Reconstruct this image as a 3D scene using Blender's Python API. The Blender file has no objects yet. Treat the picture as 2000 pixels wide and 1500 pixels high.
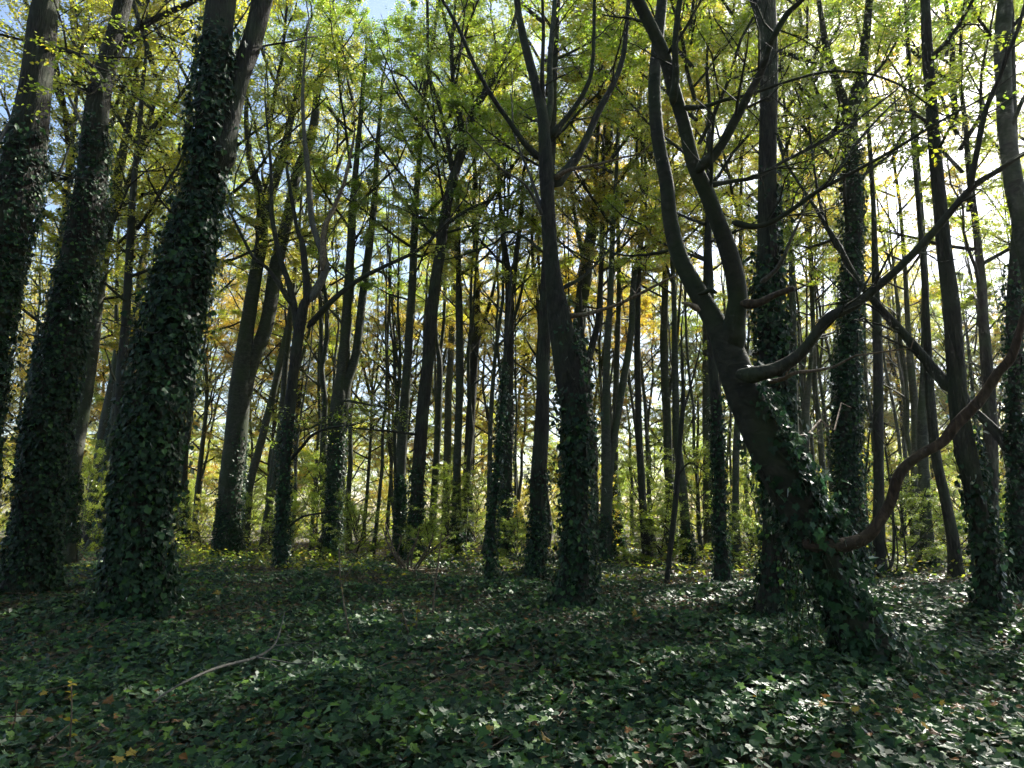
import bpy, math, random
import numpy as np
from mathutils import Vector, Matrix

# ------------------------------------------------------------------ camera, world, sun, exposure
SC = bpy.context.scene
COL = SC.collection
RNG = np.random.default_rng(7)
F = 1333.0                      # focal length in photograph pixels (2000 px wide)
PITCH = math.radians(11.0)
CAMH = 1.55
SUN_AZ, SUN_EL = math.radians(46.0), math.radians(42.0)

cam = bpy.data.cameras.new('camera')
cam.sensor_width = 36.0
cam.lens = 36.0 * F / 2000.0
cam.clip_start, cam.clip_end = 0.05, 3000
camo = bpy.data.objects.new('camera', cam)
COL.objects.link(camo)
camo.location = (0, 0, CAMH)
camo.rotation_euler = (math.pi / 2 + PITCH, 0, 0)
SC.camera = camo

world = bpy.data.worlds.new('World')
SC.world = world
world.use_nodes = True
wn = world.node_tree.nodes
sky = wn.new('ShaderNodeTexSky')
sky.sky_type = 'NISHITA'
sky.sun_disc = False
sky.sun_elevation = SUN_EL
sky.sun_rotation = SUN_AZ
sky.air_density, sky.dust_density, sky.ozone_density = 1.0, 1.5, 1.0
bg = wn['Background']
bg.inputs['Strength'].default_value = 0.08
world.node_tree.links.new(sky.outputs['Color'], bg.inputs['Color'])

sd = Vector((math.sin(SUN_AZ) * math.cos(SUN_EL), math.cos(SUN_AZ) * math.cos(SUN_EL), math.sin(SUN_EL)))
sl = bpy.data.lights.new('sun', 'SUN')
sl.energy = 5.0
sl.angle = math.radians(0.5)
sl.color = (1.0, 0.955, 0.86)
so = bpy.data.objects.new('sun', sl)
COL.objects.link(so)
so.rotation_euler = (-sd).to_track_quat('-Z', 'Y').to_euler()
so.location = (20, 20, 40)

SC.view_settings.view_transform = 'Standard'
SC.view_settings.look = 'None'
SC.view_settings.exposure = 2.0
SC.view_settings.gamma = 1.0
SC.view_settings.use_curve_mapping = False
SC.render.engine = 'CYCLES'
SC.cycles.max_bounces = 8
SC.cycles.use_adaptive_sampling = True
SC.cycles.adaptive_threshold = 0.03
SC.cycles.diffuse_bounces = 6
SC.cycles.glossy_bounces = 2
SC.cycles.transmission_bounces = 4
SC.cycles.caustics_reflective = False
SC.cycles.caustics_refractive = False
SC.cycles.sample_clamp_indirect = 6.0
SC.cycles.use_denoising = True

# ------------------------------------------------------------------ pixel helpers (layout in metres)
CP, SP = math.cos(PITCH), math.sin(PITCH)

def at(px, py, depth):
    """the point of the photograph (2000x1500) that lies `depth` metres ahead"""
    u, v = (px - 1000) / F, (750 - py) / F
    dy, dz = CP - v * SP, SP + v * CP
    t = depth / dy
    return np.array((u * t, depth, CAMH + dz * t))

def mpx(py, depth):
    """metres per photograph pixel there"""
    v = (750 - py) / F
    return depth / (CP - v * SP) / F

def depth_of(py):
    v = (750 - py) / F
    return -CAMH * (CP - v * SP) / (SP + v * CP)

_k = RNG.uniform(-1, 1, (14, 2)); _p = RNG.uniform(0, 6.28, 14)
def gz(x, y):
    """ground height"""
    x = np.asarray(x, float); y = np.asarray(y, float)
    z = np.zeros(np.broadcast(x, y).shape)
    for i in range(14):
        w = 0.35 + 0.25 * i
        z = z + 0.062 / (0.6 + w) * np.sin(w * (_k[i, 0] * x + _k[i, 1] * y) + _p[i])
    return z - 0.06

# ------------------------------------------------------------------ mesh builder
class MB:
    def __init__(s):
        s.v, s.f3, s.f4, s.t, s.n = [], [], [], [], 0
    def add(s, V, F3=None, F4=None, tint=None):
        V = np.asarray(V, np.float32).reshape(-1, 3)
        if F3 is not None and len(F3): s.f3.append(np.asarray(F3, np.int32) + s.n)
        if F4 is not None and len(F4): s.f4.append(np.asarray(F4, np.int32) + s.n)
        s.v.append(V)
        s.t.append(np.zeros(len(V), np.float32) if tint is None else np.asarray(tint, np.float32))
        s.n += len(V)
    def mesh(s, name, mat, smooth=True):
        me = bpy.data.meshes.new(name)
        V = np.concatenate(s.v)
        f3 = np.concatenate(s.f3) if s.f3 else np.zeros((0, 3), np.int32)
        f4 = np.concatenate(s.f4) if s.f4 else np.zeros((0, 4), np.int32)
        loops = np.concatenate([f3.ravel(), f4.ravel()]).astype(np.int32)
        me.vertices.add(len(V)); me.vertices.foreach_set('co', V.ravel())
        me.loops.add(len(loops)); me.loops.foreach_set('vertex_index', loops)
        npol = len(f3) + len(f4)
        me.polygons.add(npol)
        tot = np.concatenate([np.full(len(f3), 3), np.full(len(f4), 4)]).astype(np.int32)
        st = np.concatenate([[0], np.cumsum(tot)[:-1]]).astype(np.int32)
        me.polygons.foreach_set('loop_start', st)
        me.polygons.foreach_set('loop_total', tot)
        me.polygons.foreach_set('use_smooth', np.full(npol, smooth))
        a = me.attributes.new('tint', 'FLOAT', 'POINT')
        a.data.foreach_set('value', np.concatenate(s.t))
        me.update(calc_edges=True)
        if mat: me.materials.append(mat)
        return me
    def obj(s, name, mat, parent=None, smooth=True, stuff=False):
        return link(s.mesh(name, mat, smooth), name, parent, stuff)

def link(me, name, parent=None, stuff=False):
    o = bpy.data.objects.new(name, me)
    COL.objects.link(o)
    if parent is not None: o.parent = parent
    if stuff: o['kind'] = 'stuff'
    return o

def tag(o, label=None, cat=None, group=None, kind=None):
    if label: o['label'] = label
    if cat: o['category'] = cat
    if group: o['group'] = group
    if kind: o['kind'] = kind
    return o

def empty(name, loc, rz=0.0):
    o = bpy.data.objects.new(name, None)
    o.empty_display_size = 0.3
    COL.objects.link(o)
    o.location = loc; o.rotation_euler = (0, 0, rz)
    return o

def nrm(a):
    return a / np.maximum(np.linalg.norm(a, axis=-1, keepdims=True), 1e-9)

def spline(P, n):
    """Catmull-Rom through rows of P (any number of columns), n samples per span"""
    P = np.asarray(P, float)
    if len(P) < 3: 
        t = np.linspace(0, 1, n + 1)[:, None]
        return P[0] * (1 - t) + P[-1] * t
    Q = np.vstack([2 * P[0] - P[1], P, 2 * P[-1] - P[-2]])
    out = []
    for i in range(1, len(Q) - 2):
        t = np.linspace(0, 1, n, endpoint=False)[:, None]
        a, b, c, d = Q[i - 1], Q[i], Q[i + 1], Q[i + 2]
        out.append(0.5 * (2 * b + (c - a) * t + (2 * a - 5 * b + 4 * c - d) * t * t + (3 * b - a - 3 * c + d) * t ** 3))
    out.append(P[-1][None])
    return np.vstack(out)

def frames(P):
    T = nrm(np.gradient(P, axis=0))
    X = np.zeros_like(P)
    ref = np.array((1.0, 0, 0)) if abs(T[0][0]) < 0.9 else np.array((0, 1.0, 0))
    x = ref - T[0] * ref.dot(T[0])
    for i in range(len(P)):
        x = x - T[i] * x.dot(T[i]); x /= max(np.linalg.norm(x), 1e-9)
        X[i] = x
    return T, X, np.cross(T, X)

def tube(mb, P, R, sides=10, rough=0.0, seed=0, cap=True, flute=0.0):
    """one swept, uneven tube"""
    P = np.asarray(P, float); R = np.asarray(R, float)
    n = len(P)
    T, X, Y = frames(P)
    th = np.linspace(0, 2 * math.pi, sides, endpoint=False)
    rr = np.random.default_rng(seed)
    rad = R[:, None] * np.ones((n, sides))
    if rough:
        L = np.concatenate([[0], np.cumsum(np.linalg.norm(np.diff(P, axis=0), axis=1))])
        for q in range(6):
            m = rr.integers(1, 4); fr = rr.uniform(0.5, 3.2); ph = rr.uniform(0, 6.28, 2)
            rad *= 1 + rough * 0.45 * np.sin(m * th[None] + ph[0] + 0.8 * np.sin(fr * L[:, None] + ph[1])) * np.cos(fr * 0.7 * L[:, None] + ph[1])
    if flute is not None and np.ndim(flute):
        fl = np.asarray(flute)[:, None]
        rad *= 1 + fl * (0.5 * np.sin(5 * th[None] + rr.uniform(0, 6)) + 0.5 * np.sin(3 * th[None] + rr.uniform(0, 6)))
    V = P[:, None] + rad[..., None] * (np.cos(th)[None, :, None] * X[:, None] + np.sin(th)[None, :, None] * Y[:, None])
    i = np.arange(n - 1)[:, None] * sides
    j = np.arange(sides)[None]; k = (j + 1) % sides
    F4 = np.stack([i + j, i + k, i + sides + k, i + sides + j], -1).reshape(-1, 4)
    V = V.reshape(-1, 3); F3 = None
    if cap:
        V = np.vstack([V, P[-1] + T[-1] * R[-1] * 0.4, P[0] - T[0] * R[0] * .5])
        b = (n - 1) * sides
        F3 = np.vstack([np.stack([b + np.arange(sides), b + (np.arange(sides) + 1) % sides, np.full(sides, n * sides)], -1),
                        np.stack([(np.arange(sides) + 1) % sides, np.arange(sides), np.full(sides, n * sides + 1)], -1)])
    mb.add(V, F3, F4, np.full(len(V), rr.uniform()))

def sticks(mb, P, R, sides=4):
    """many thin tubes at once: P (k,m,3), R (k,m)"""
    k, m, _ = P.shape
    if k == 0: return
    D = nrm(P[:, -1] - P[:, 0])
    ref = np.where(np.abs(D[:, 2:3]) < 0.9, np.array([[0, 0, 1.0]]), np.array([[1.0, 0, 0]]))
    X = nrm(np.cross(D, ref)); Y = np.cross(D, X)
    th = np.linspace(0, 2 * math.pi, sides, endpoint=False)
    off = np.cos(th)[None, :, None] * X[:, None] + np.sin(th)[None, :, None] * Y[:, None]
    V = P[:, :, None] + R[:, :, None, None] * off[:, None]
    a = (np.arange(k)[:, None, None] * m + np.arange(m - 1)[None, :, None]) * sides
    j = np.arange(sides)[None, None]; q = (j + 1) % sides
    F4 = np.stack([a + j, a + q, a + sides + q, a + sides + j], -1).reshape(-1, 4)
    mb.add(V, None, F4, np.repeat(RNG.uniform(size=k), m * sides))

def interp(P, s):
    """P (k,m,3), s (k,n) in 0..1 -> point, tangent (k,n,3)"""
    k, m, _ = P.shape
    x = np.clip(s, 0, 0.9999) * (m - 1)
    i = x.astype(int); f = (x - i)[..., None]
    r = np.arange(k)[:, None]
    return P[r, i] * (1 - f) + P[r, i + 1] * f, nrm(P[r, i + 1] - P[r, i])

def kids(P, R, n, s0, s1, ang, lf, rng, m=4, flat=0.6, up=0.1, roll=0.6, rf=0.55):
    k = len(P)
    s = s0 + (s1 - s0) * (np.arange(n)[None] + rng.uniform(0.1, 0.9, (k, n))) / n
    p, T = interp(P, s)
    Z = np.array((0, 0, 1.0))
    H = np.cross(T, Z); bad = np.linalg.norm(H, axis=-1) < 0.35
    ra = rng.uniform(0, 6.28, (k, n)); H[bad] = np.stack([np.cos(ra), np.sin(ra), 0 * ra], -1)[bad]
    H = nrm(H)
    side = np.where((np.arange(n)[None] + rng.integers(0, 2, (k, 1))) % 2 == 0, 1, -1) * np.where(rng.uniform(size=(k, n)) < .85, 1, -1)
    U = np.cross(H, T)
    rl = rng.normal(0, roll, (k, n))
    a = np.radians(rng.normal(ang, 10, (k, n)))
    d = T * np.cos(a)[..., None] + (H * (side * np.cos(rl))[..., None] + U * np.sin(rl)[..., None]) * np.sin(a)[..., None]
    d[..., 2] = d[..., 2] * flat + up
    d = nrm(d)
    plen = np.linalg.norm(np.diff(P, axis=1), axis=-1).sum(1)
    ln = lf * plen[:, None] * (1.15 - 0.65 * s) * rng.uniform(0.55, 1.2, (k, n))
    u = np.linspace(0, 1, m)
    bend = rng.normal(0, 0.16, (k, n, 3)); wig = rng.normal(0, 0.05, (k, n, m, 3)) * u[:, None]
    Q = p[:, :, None] + ln[..., None, None] * (d[:, :, None] * u[:, None] + bend[:, :, None] * (u ** 2)[:, None] + wig)
    x = np.clip(s, 0, .9999) * (P.shape[1] - 1); i = x.astype(int)
    r0 = R[np.arange(k)[:, None], i] * rf
    RR = np.maximum(r0[..., None] * (1 - 0.75 * u), 0.0025)
    return Q.reshape(-1, m, 3), RR.reshape(-1, m)

# leaf templates: local x sideways, y to the tip, z out of the leaf
TREE_LEAF = (np.array([(0, 0, 0), (.31, .42, .07), (0, 1, -.06), (-.31, .42, .07)]), np.array([(0, 1, 2), (0, 2, 3)]))
TREE_LEAF6 = (np.array([(0, 0, 0), (.24, .22, .05), (.31, .52, .07), (0, 1, -.08), (-.31, .52, .07), (-.24, .22, .05), (0, .5, -.01)]),
              np.array([(0, 1, 6), (1, 2, 6), (2, 3, 6), (3, 4, 6), (4, 5, 6), (5, 0, 6)]))
IVY_HI = (np.array([(0, .34, -.03), (0, .04, -.02), (.22, -.1, .03), (.43, .0, .05), (.40, .2, .03), (.56, .42, .07), (.27, .5, .02), (.13, .78, 0), (0, 1.02, -.07),
                    (-.13, .78, 0), (-.27, .5, .02), (-.56, .42, .07), (-.40, .2, .03), (-.43, .0, .05), (-.22, -.1, .03)]),
          np.array([(0, i, i + 1) for i in range(1, 14)] + [(0, 14, 1)]))
IVY_MID = (np.array([(0, .02, -.03), (.40, .0, .05), (.52, .4, .05), (0, 1, -.06), (-.52, .4, .05), (-.40, .0, .05)]),
           np.array([(0, 1, 2), (0, 2, 3), (0, 3, 4), (0, 4, 5)]))
IVY_LO = (np.array([(0, 0, -.03), (.5, .25, .06), (0, 1, -.05), (-.5, .25, .06)]), np.array([(0, 1, 2), (0, 2, 3)]))

def leaves_at(mb, P, Yd, Zn, size, tmpl, rng, tint=None, wid=1.0):
    """one leaf per row of P: tip along Yd, facing Zn"""
    k = len(P)
    if k == 0: return
    Yd = nrm(Yd); X = nrm(np.cross(Yd, Zn)); Z = np.cross(X, Yd)
    V0, F0 = tmpl
    s = np.asarray(size, float) * np.ones(k)
    w = s * wid * rng.uniform(0.8, 1.15, k)
    curl = rng.uniform(0.3, 2.2, k) * s
    V = P[:, None] + X[:, None] * (V0[None, :, 0:1] * w[:, None, None]) + Yd[:, None] * (V0[None, :, 1:2] * s[:, None, None]) + Z[:, None] * (V0[None, :, 2:3] * curl[:, None, None])
    Fm = F0[None] + (np.arange(k) * len(V0))[:, None, None]
    t = rng.uniform(size=k) if tint is None else tint
    mb.add(V, Fm.reshape(-1, 3), None, np.repeat(t, len(V0)))

def foliage(mb, P, n, size, rng, tmpl=TREE_LEAF, s0=0.1, s1=1.05, tilt=0.62, spread=0.03):
    """n leaves along each twig of P, in flat sprays"""
    k = len(P)
    s = s0 + (s1 - s0) * (np.arange(n)[None] + rng.uniform(0, 1, (k, n))) / n
    p, T = interp(P, s)
    Z = np.array((0, 0, 1.0))
    H = nrm(np.cross(T, Z) + rng.normal(0, .12, T.shape))
    side = np.where(np.arange(n)[None] % 2 == 0, 1, -1) * np.ones((k, 1))
    a = np.radians(rng.normal(52, 16, (k, n)))[..., None]
    d = T * np.cos(a) + H * side[..., None] * np.sin(a)
    d[..., 2] -= 0.12
    N = Z + rng.normal(0, tilt, T.shape)
    p = p + H * side[..., None] * 0.012 + rng.normal(0, spread, p.shape)
    tint = np.clip(np.repeat(rng.uniform(0.1, 0.9, (k, 1)), n, 1) * .6 + rng.uniform(0, 1, (k, n)) * .4, 0, 1)
    leaves_at(mb, p.reshape(-1, 3), d.reshape(-1, 3), N.reshape(-1, 3), rng.uniform(.75, 1.2, k * n) * size, tmpl, rng, tint.ravel())

# ------------------------------------------------------------------ materials
def newmat(name):
    m = bpy.data.materials.new(name); m.use_nodes = True
    nt = m.node_tree; nt.nodes.clear()
    out = nt.nodes.new('ShaderNodeOutputMaterial')
    return m, nt, nt.nodes, nt.links, out

def ramp(N, stops):
    r = N.new('ShaderNodeValToRGB')
    el = r.color_ramp.elements
    while len(el) < len(stops): el.new(0.5)
    for e, (p, c) in zip(el, stops): e.position = p; e.color = (*c, 1)
    return r

def leaf_mat(name, stops, trans, gloss, rough, use_obj=False, dscale=0.6):
    m, nt, N, L, out = newmat(name)
    at_ = N.new('ShaderNodeAttribute'); at_.attribute_name = 'tint'
    r = ramp(N, stops); L.new(at_.outputs['Fac'], r.inputs['Fac'])
    c = r.outputs['Color']
    if use_obj:
        oi = N.new('ShaderNodeObjectInfo')
        mx = N.new('ShaderNodeMix'); mx.data_type = 'RGBA'; mx.blend_type = 'MULTIPLY'; mx.inputs[0].default_value = 1
        L.new(c, mx.inputs[6]); L.new(oi.outputs['Color'], mx.inputs[7]); c = mx.outputs[2]
    df = N.new('ShaderNodeBsdfDiffuse'); tr = N.new('ShaderNodeBsdfTranslucent'); gl = N.new('ShaderNodeBsdfGlossy')
    sc = N.new('ShaderNodeMix'); sc.data_type = 'RGBA'; sc.blend_type = 'MULTIPLY'; sc.inputs[0].default_value = 1
    sc.inputs[7].default_value = (dscale, dscale * 1.02, dscale, 1)
    L.new(c, sc.inputs[6]); L.new(sc.outputs[2], df.inputs['Color']); L.new(c, tr.inputs['Color'])
    gl.inputs['Roughness'].default_value = rough
    mx1 = N.new('ShaderNodeMixShader'); mx1.inputs[0].default_value = trans
    L.new(df.outputs[0], mx1.inputs[1]); L.new(tr.outputs[0], mx1.inputs[2])
    fr = N.new('ShaderNodeFresnel'); fr.inputs['IOR'].default_value = 1.45
    mu = N.new('ShaderNodeMath'); mu.operation = 'MULTIPLY'; mu.inputs[1].default_value = gloss
    L.new(fr.outputs[0], mu.inputs[0])
    mx2 = N.new('ShaderNodeMixShader'); L.new(mu.outputs[0], mx2.inputs[0])
    L.new(mx1.outputs[0], mx2.inputs[1]); L.new(gl.outputs[0], mx2.inputs[2])
    L.new(mx2.outputs[0], out.inputs['Surface'])
    return m

M_LEAF = leaf_mat('beech_leaf', [(0, (.50, .72, .60)), (.42, (.95, 1, 1)), (.78, (1.12, .97, .9)), (.97, (1.4, .78, .8))], 0.62, 0.4, 0.5, True)
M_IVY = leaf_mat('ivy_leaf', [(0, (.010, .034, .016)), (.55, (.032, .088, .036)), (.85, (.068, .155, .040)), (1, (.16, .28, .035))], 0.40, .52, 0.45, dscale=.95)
M_FALLEN = leaf_mat('fallen_leaf', [(0, (.07, .04, .022)), (.4, (.14, .075, .035)), (.75, (.30, .13, .04)), (1, (.45, .30, .06))], 0.35, 0.5, 0.5, dscale=.9)
M_STEM = leaf_mat('ivy_stem', [(0, (.05, .07, .02)), (1, (.16, .15, .04))], 0.2, 0.4, 0.5)

def bark_mat(name, c0, c1, c2, ridge, bump, zs=0.22, moss=(.05, .07, .03), mossamt=0.4):
    m, nt, N, L, out = newmat(name)
    tc = N.new('ShaderNodeTexCoord')
    mp = N.new('ShaderNodeMapping'); mp.inputs['Scale'].default_value = (1, 1, zs)
    L.new(tc.outputs['Object'], mp.inputs['Vector'])
    n1 = N.new('ShaderNodeTexNoise'); n1.inputs['Scale'].default_value = ridge; n1.inputs['Detail'].default_value = 5; n1.inputs['Distortion'].default_value = 1.1
    L.new(mp.outputs[0], n1.inputs['Vector'])
    n2 = N.new('ShaderNodeTexNoise'); n2.inputs['Scale'].default_value = 1.7; n2.inputs['Detail'].default_value = 6
    L.new(tc.outputs['Object'], n2.inputs['Vector'])
    r = ramp(N, [(.33, c0), (.5, c1), (.68, c2)]); L.new(n1.outputs['Fac'], r.inputs['Fac'])
    r2 = ramp(N, [(.42, (0, 0, 0)), (.66, (mossamt,) * 3)]); L.new(n2.outputs['Fac'], r2.inputs['Fac'])
    mx = N.new('ShaderNodeMix'); mx.data_type = 'RGBA'
    L.new(r2.outputs['Color'], mx.inputs[0]); L.new(r.outputs['Color'], mx.inputs[6]); mx.inputs[7].default_value = (*moss, 1)
    p = N.new('ShaderNodeBsdfPrincipled'); p.inputs['Roughness'].default_value = 0.85
    p.inputs['Specular IOR Level'].default_value = 0.3
    L.new(mx.outputs[2], p.inputs['Base Color'])
    b = N.new('ShaderNodeBump'); b.inputs['Strength'].default_value = bump; b.inputs['Distance'].default_value = 0.05
    L.new(n1.outputs['Fac'], b.inputs['Height']); L.new(b.outputs[0], p.inputs['Normal'])
    L.new(p.outputs[0], out.inputs['Surface'])
    return m

M_BEECH = bark_mat('beech_bark', (.024, .026, .019), (.044, .047, .035), (.075, .075, .06), 7, 0.25, 1.6, (.035, .055, .02), 0.7)
M_OAK = bark_mat('ridged_bark', (.006, .005, .004), (.017, .015, .012), (.046, .040, .032), 24, 1.0, 0.13, (.05, .07, .035), 0.5)
M_DARK = bark_mat('dark_bark', (.010, .009, .008), (.022, .020, .017), (.042, .038, .032), 14, 0.6, 0.3, (.035, .05, .025), 0.6)
M_DEAD = bark_mat('bare_dead_wood', (.06, .04, .03), (.15, .105, .075), (.25, .20, .16), 18, 0.7, 0.4, (.09, .085, .06), 0.4)
M_GREYWOOD = bark_mat('grey_twig_bark', (.05, .047, .043), (.09, .085, .078), (.14, .13, .12), 20, 0.3, 0.4, (.1, .1, .08), 0.2)
M_SMOOTH = bark_mat('smooth_dark_bark', (.010, .011, .008), (.020, .020, .015), (.036, .035, .027), 6, 0.35, 1.4, (.02, .034, .012), 0.7)
M_RED = bark_mat('reddish_dead_bark', (.016, .010, .008), (.042, .025, .018), (.085, .055, .04), 16, 0.7, 0.4, (.03, .03, .018), 0.4)
BARK = {'red': M_RED, 'smooth': M_SMOOTH, 'beech': M_BEECH, 'oak': M_OAK, 'dark': M_DARK, 'dead': M_DEAD, 'grey': M_GREYWOOD}

def ground_mat():
    m, nt, N, L, out = newmat('woodland_soil')
    tc = N.new('ShaderNodeTexCoord')
    n1 = N.new('ShaderNodeTexNoise'); n1.inputs['Scale'].default_value = 9; n1.inputs['Detail'].default_value = 8
    n2 = N.new('ShaderNodeTexVoronoi'); n2.inputs['Scale'].default_value = 14
    L.new(tc.outputs['Object'], n1.inputs['Vector']); L.new(tc.outputs['Object'], n2.inputs['Vector'])
    r = ramp(N, [(.3, (.018, .014, .009)), (.5, (.05, .036, .02)), (.62, (.05, .055, .022)), (.75, (.12, .075, .035))])
    mx = N.new('ShaderNodeMix'); mx.data_type = 'RGBA'; mx.inputs[0].default_value = .35
    L.new(n1.outputs['Fac'], mx.inputs[6]); L.new(n2.outputs['Color'], mx.inputs[7]); L.new(mx.outputs[2], r.inputs['Fac'])
    p = N.new('ShaderNodeBsdfPrincipled'); p.inputs['Roughness'].default_value = .95
    L.new(r.outputs['Color'], p.inputs['Base Color'])
    b = N.new('ShaderNodeBump'); b.inputs['Strength'].default_value = 1; b.inputs['Distance'].default_value = .05
    L.new(n1.outputs['Fac'], b.inputs['Height']); L.new(b.outputs[0], p.inputs['Normal'])
    L.new(p.outputs[0], out.inputs['Surface'])
    return m
M_SOIL = ground_mat()

GREEN, YGREEN, GOLD, ORANGE = (.25, .42, .035), (.46, .56, .042), (.72, .57, .048), (.76, .42, .055)
def mixc(a, b, t): return tuple(x * (1 - t) + y * t for x, y in zip(a, b))

# ------------------------------------------------------------------ ground
def build_ground():
    a = np.concatenate([-np.geomspace(600, 24, 14), np.linspace(-22, 22, 111), np.geomspace(24, 600, 14)])
    b = np.concatenate([-np.geomspace(600, 8, 10), np.linspace(-6, 40, 116), np.geomspace(42, 900, 14)])
    X, Y = np.meshgrid(a, b)
    V = np.stack([X, Y, gz(X, Y)], -1).reshape(-1, 3)
    na, nb = len(a), len(b)
    i = np.arange(nb - 1)[:, None] * na + np.arange(na - 1)[None]
    mb = MB(); mb.add(V, None, np.stack([i, i + 1, i + na + 1, i + na], -1).reshape(-1, 4))
    tag(mb.obj('ground', M_SOIL), 'brown woodland soil under the ivy', None, None, 'structure')
build_ground()

# ------------------------------------------------------------------ shared crowns
def crown_meshes(seed, L, R, n1=15, n2=7, n3=6, nl=60, size=.095, low=68, high=22, droop=0.0):
    r = np.random.default_rng(seed)
    t = (np.arange(n1) + r.uniform(0, .8, n1)) / n1
    az = np.arange(n1) * 2.4 + r.uniform(-.6, .6, n1)
    inc = np.radians(low + (high - low) * t + r.normal(0, 7, n1))
    prof = np.minimum(1, .55 + 1.6 * t) * (1 - t) ** .55 + .12
    ln = R * prof / np.maximum(np.sin(inc), .45) * r.uniform(.75, 1.15, n1)
    u = np.linspace(0, 1, 7)
    rad = np.stack([np.cos(az), np.sin(az), 0 * az], -1)
    hor = np.sin(inc)[:, None] * ln[:, None] * u
    ver = np.cos(inc)[:, None] * ln[:, None] * u + (.22 - droop) * ln[:, None] * u ** 2
    P = rad[:, None] * hor[..., None]; P[..., 2] += (t * L * .86)[:, None] + ver
    P += r.normal(0, .09, P.shape) * u[None, :, None] * (ln / 4)[:, None, None]
    R1 = (.0115 * ln)[:, None] * (1 - .8 * u) + .008
    wood = MB(); leaf = MB()
    sticks(wood, P, R1, 6)
    P2, R2 = kids(P, R1, n2, .2, .98, 48, .42, r, m=5, flat=.7, up=.10, roll=.5)
    sticks(wood, P2, R2, 4)
    P3, R3 = kids(P2, R2, n3, .15, .98, 45, .45, r, m=3, flat=.45, up=.02, roll=.35)
    sticks(wood, P3, np.minimum(R3, .008), 3)
    ln3 = np.linalg.norm(P3[:, -1] - P3[:, 0], axis=1)
    keep = r.uniform(size=len(P3)) < .9
    P3 = P3[keep]
    # fine spray twigs (leaves only)
    P4, R4 = kids(P3, R3[keep], 7, .05, 1, 48, .8, r, m=3, flat=.5, up=-.03, roll=.45)
    foliage(leaf, P3, max(6, nl // 6), size, r)
    foliage(leaf, P4, max(3, int(nl * .83 / 7)), size, r, spread=.05)
    return wood.mesh('crown_limbs', M_DARK), leaf.mesh('crown', M_LEAF, False)

CROWNS = [crown_meshes(100 + i, L, R, nl=nl, size=.088) for i, (L, R, nl) in enumerate([(15, 5.4, 80), (16, 4.8, 76), (14, 5.8, 80), (12, 5.0, 72), (17, 4.6, 76)])]
SHRUBS = [crown_meshes(200 + i, L, R, n1=15, n2=6, n3=5, nl=26, size=.085, low=72, high=18) for i, (L, R) in enumerate([(4.5, 2.3), (3.2, 2.0), (6.0, 2.2)])]

def put_crown(tree, idx, loc, scale, rz, color, tilt=(0, 0), limbs=True, pool=None):
    w, l = (pool or CROWNS)[idx]
    for me, nm in ((w, 'crown_limbs'), (l, 'crown')):
        if me is w and not limbs: continue
        o = link(me, nm, tree, True)
        o.location = loc; o.scale = (scale[0], scale[0], scale[1]); o.rotation_euler = (tilt[0], tilt[1], rz)
        o.color = (*color, 1)

# ------------------------------------------------------------------ trees drawn from the photograph
def path(pts, depth, dy=0.0, n=5):
    """(x, y, width) photograph points -> 3-D path and radii; depth drifts by dy metres along it"""
    k = len(pts)
    out = []
    for i, (x, y, w) in enumerate(pts):
        d = depth + dy * i / max(1, k - 1)
        out.append((*at(x, y, d), w * 0.5 * mpx(y, d)))
    S = spline(np.array(out), n)
    return S[:, :3], np.maximum(S[:, 3], .004)

def ivy_on(P, R, cover, rng, density=330, size=.085, th=.10, tmpl=IVY_MID):
    """ivy leaves over a tube; cover(height fraction, world angle, z) -> 0..1"""
    seg = np.linalg.norm(np.diff(P, axis=0), axis=1)
    Lc = np.concatenate([[0], np.cumsum(seg)])
    n = int(2.1 * density * Lc[-1] * 2 * math.pi * (R.mean() + th * .5))
    s = rng.uniform(0, Lc[-1], n)
    keep = rng.uniform(0, (R + th).max(), n) < np.interp(s, Lc, R) + th
    s = s[keep]; n = len(s)
    p = np.stack([np.interp(s, Lc, P[:, i]) for i in range(3)], -1)
    r = np.interp(s, Lc, R)
    th0 = rng.uniform(0, 2 * math.pi, n)
    T_, X_, Y_ = frames(P)
    XX = nrm(np.stack([np.interp(s, Lc, X_[:, i]) for i in range(3)], -1)); YY = nrm(np.stack([np.interp(s, Lc, Y_[:, i]) for i in range(3)], -1))
    rad = np.cos(th0)[:, None] * XX + np.sin(th0)[:, None] * YY
    th0 = np.arctan2(rad[:, 1], rad[:, 0])
    c = cover(p[:, 2] + rad[:, 2] * r, th0)
    k = rng.uniform(size=n) < c
    p, r, rad, th0, c = p[k], r[k], rad[k], th0[k], c[k]; n = len(p)
    clump = .5 + .5 * np.sin(3 * th0 + 2.1 * p[:, 2]) * np.sin(1.7 * p[:, 2] + 2 * th0)
    p = p + rad * (r * 1.05 + .015 + th * (.3 + .8 * clump) * rng.uniform(0, 1, n) ** 1.1)[:, None]
    sh = (rng.uniform(size=n) < .09) * rng.uniform(.3, 1.5, n) * th
    p = p + rad * sh[:, None]
    Y = np.array((0, 0, -1.0)) + rad * rng.uniform(-.05, .75, n)[:, None] + rng.normal(0, .45, (n, 3))
    N = rad + np.array((0, 0, .35)) + rng.normal(0, .38, (n, 3))
    return p, Y, N, rng.uniform(.42, 1.35, n) * size

def cov(z0, z1, amt=1.0, side=None, width=1.6, soft=.8):
    """ivy from z0 to z1, fading out above; optionally strongest towards one compass side"""
    def f(z, th):
        c = np.clip((z1 - z) / soft, 0, 1) * (z >= z0) * amt
        c = c * np.clip(.95 + .5 * np.sin(2.3 * z + 2 * th) * np.sin(1.1 * z - th + 1), .5, 1)
        if side is not None:
            d = np.abs((th - side + math.pi) % (2 * math.pi) - math.pi)
            c = c * np.clip((width - d) / .5, .03, 1)
        return c
    return f

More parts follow.
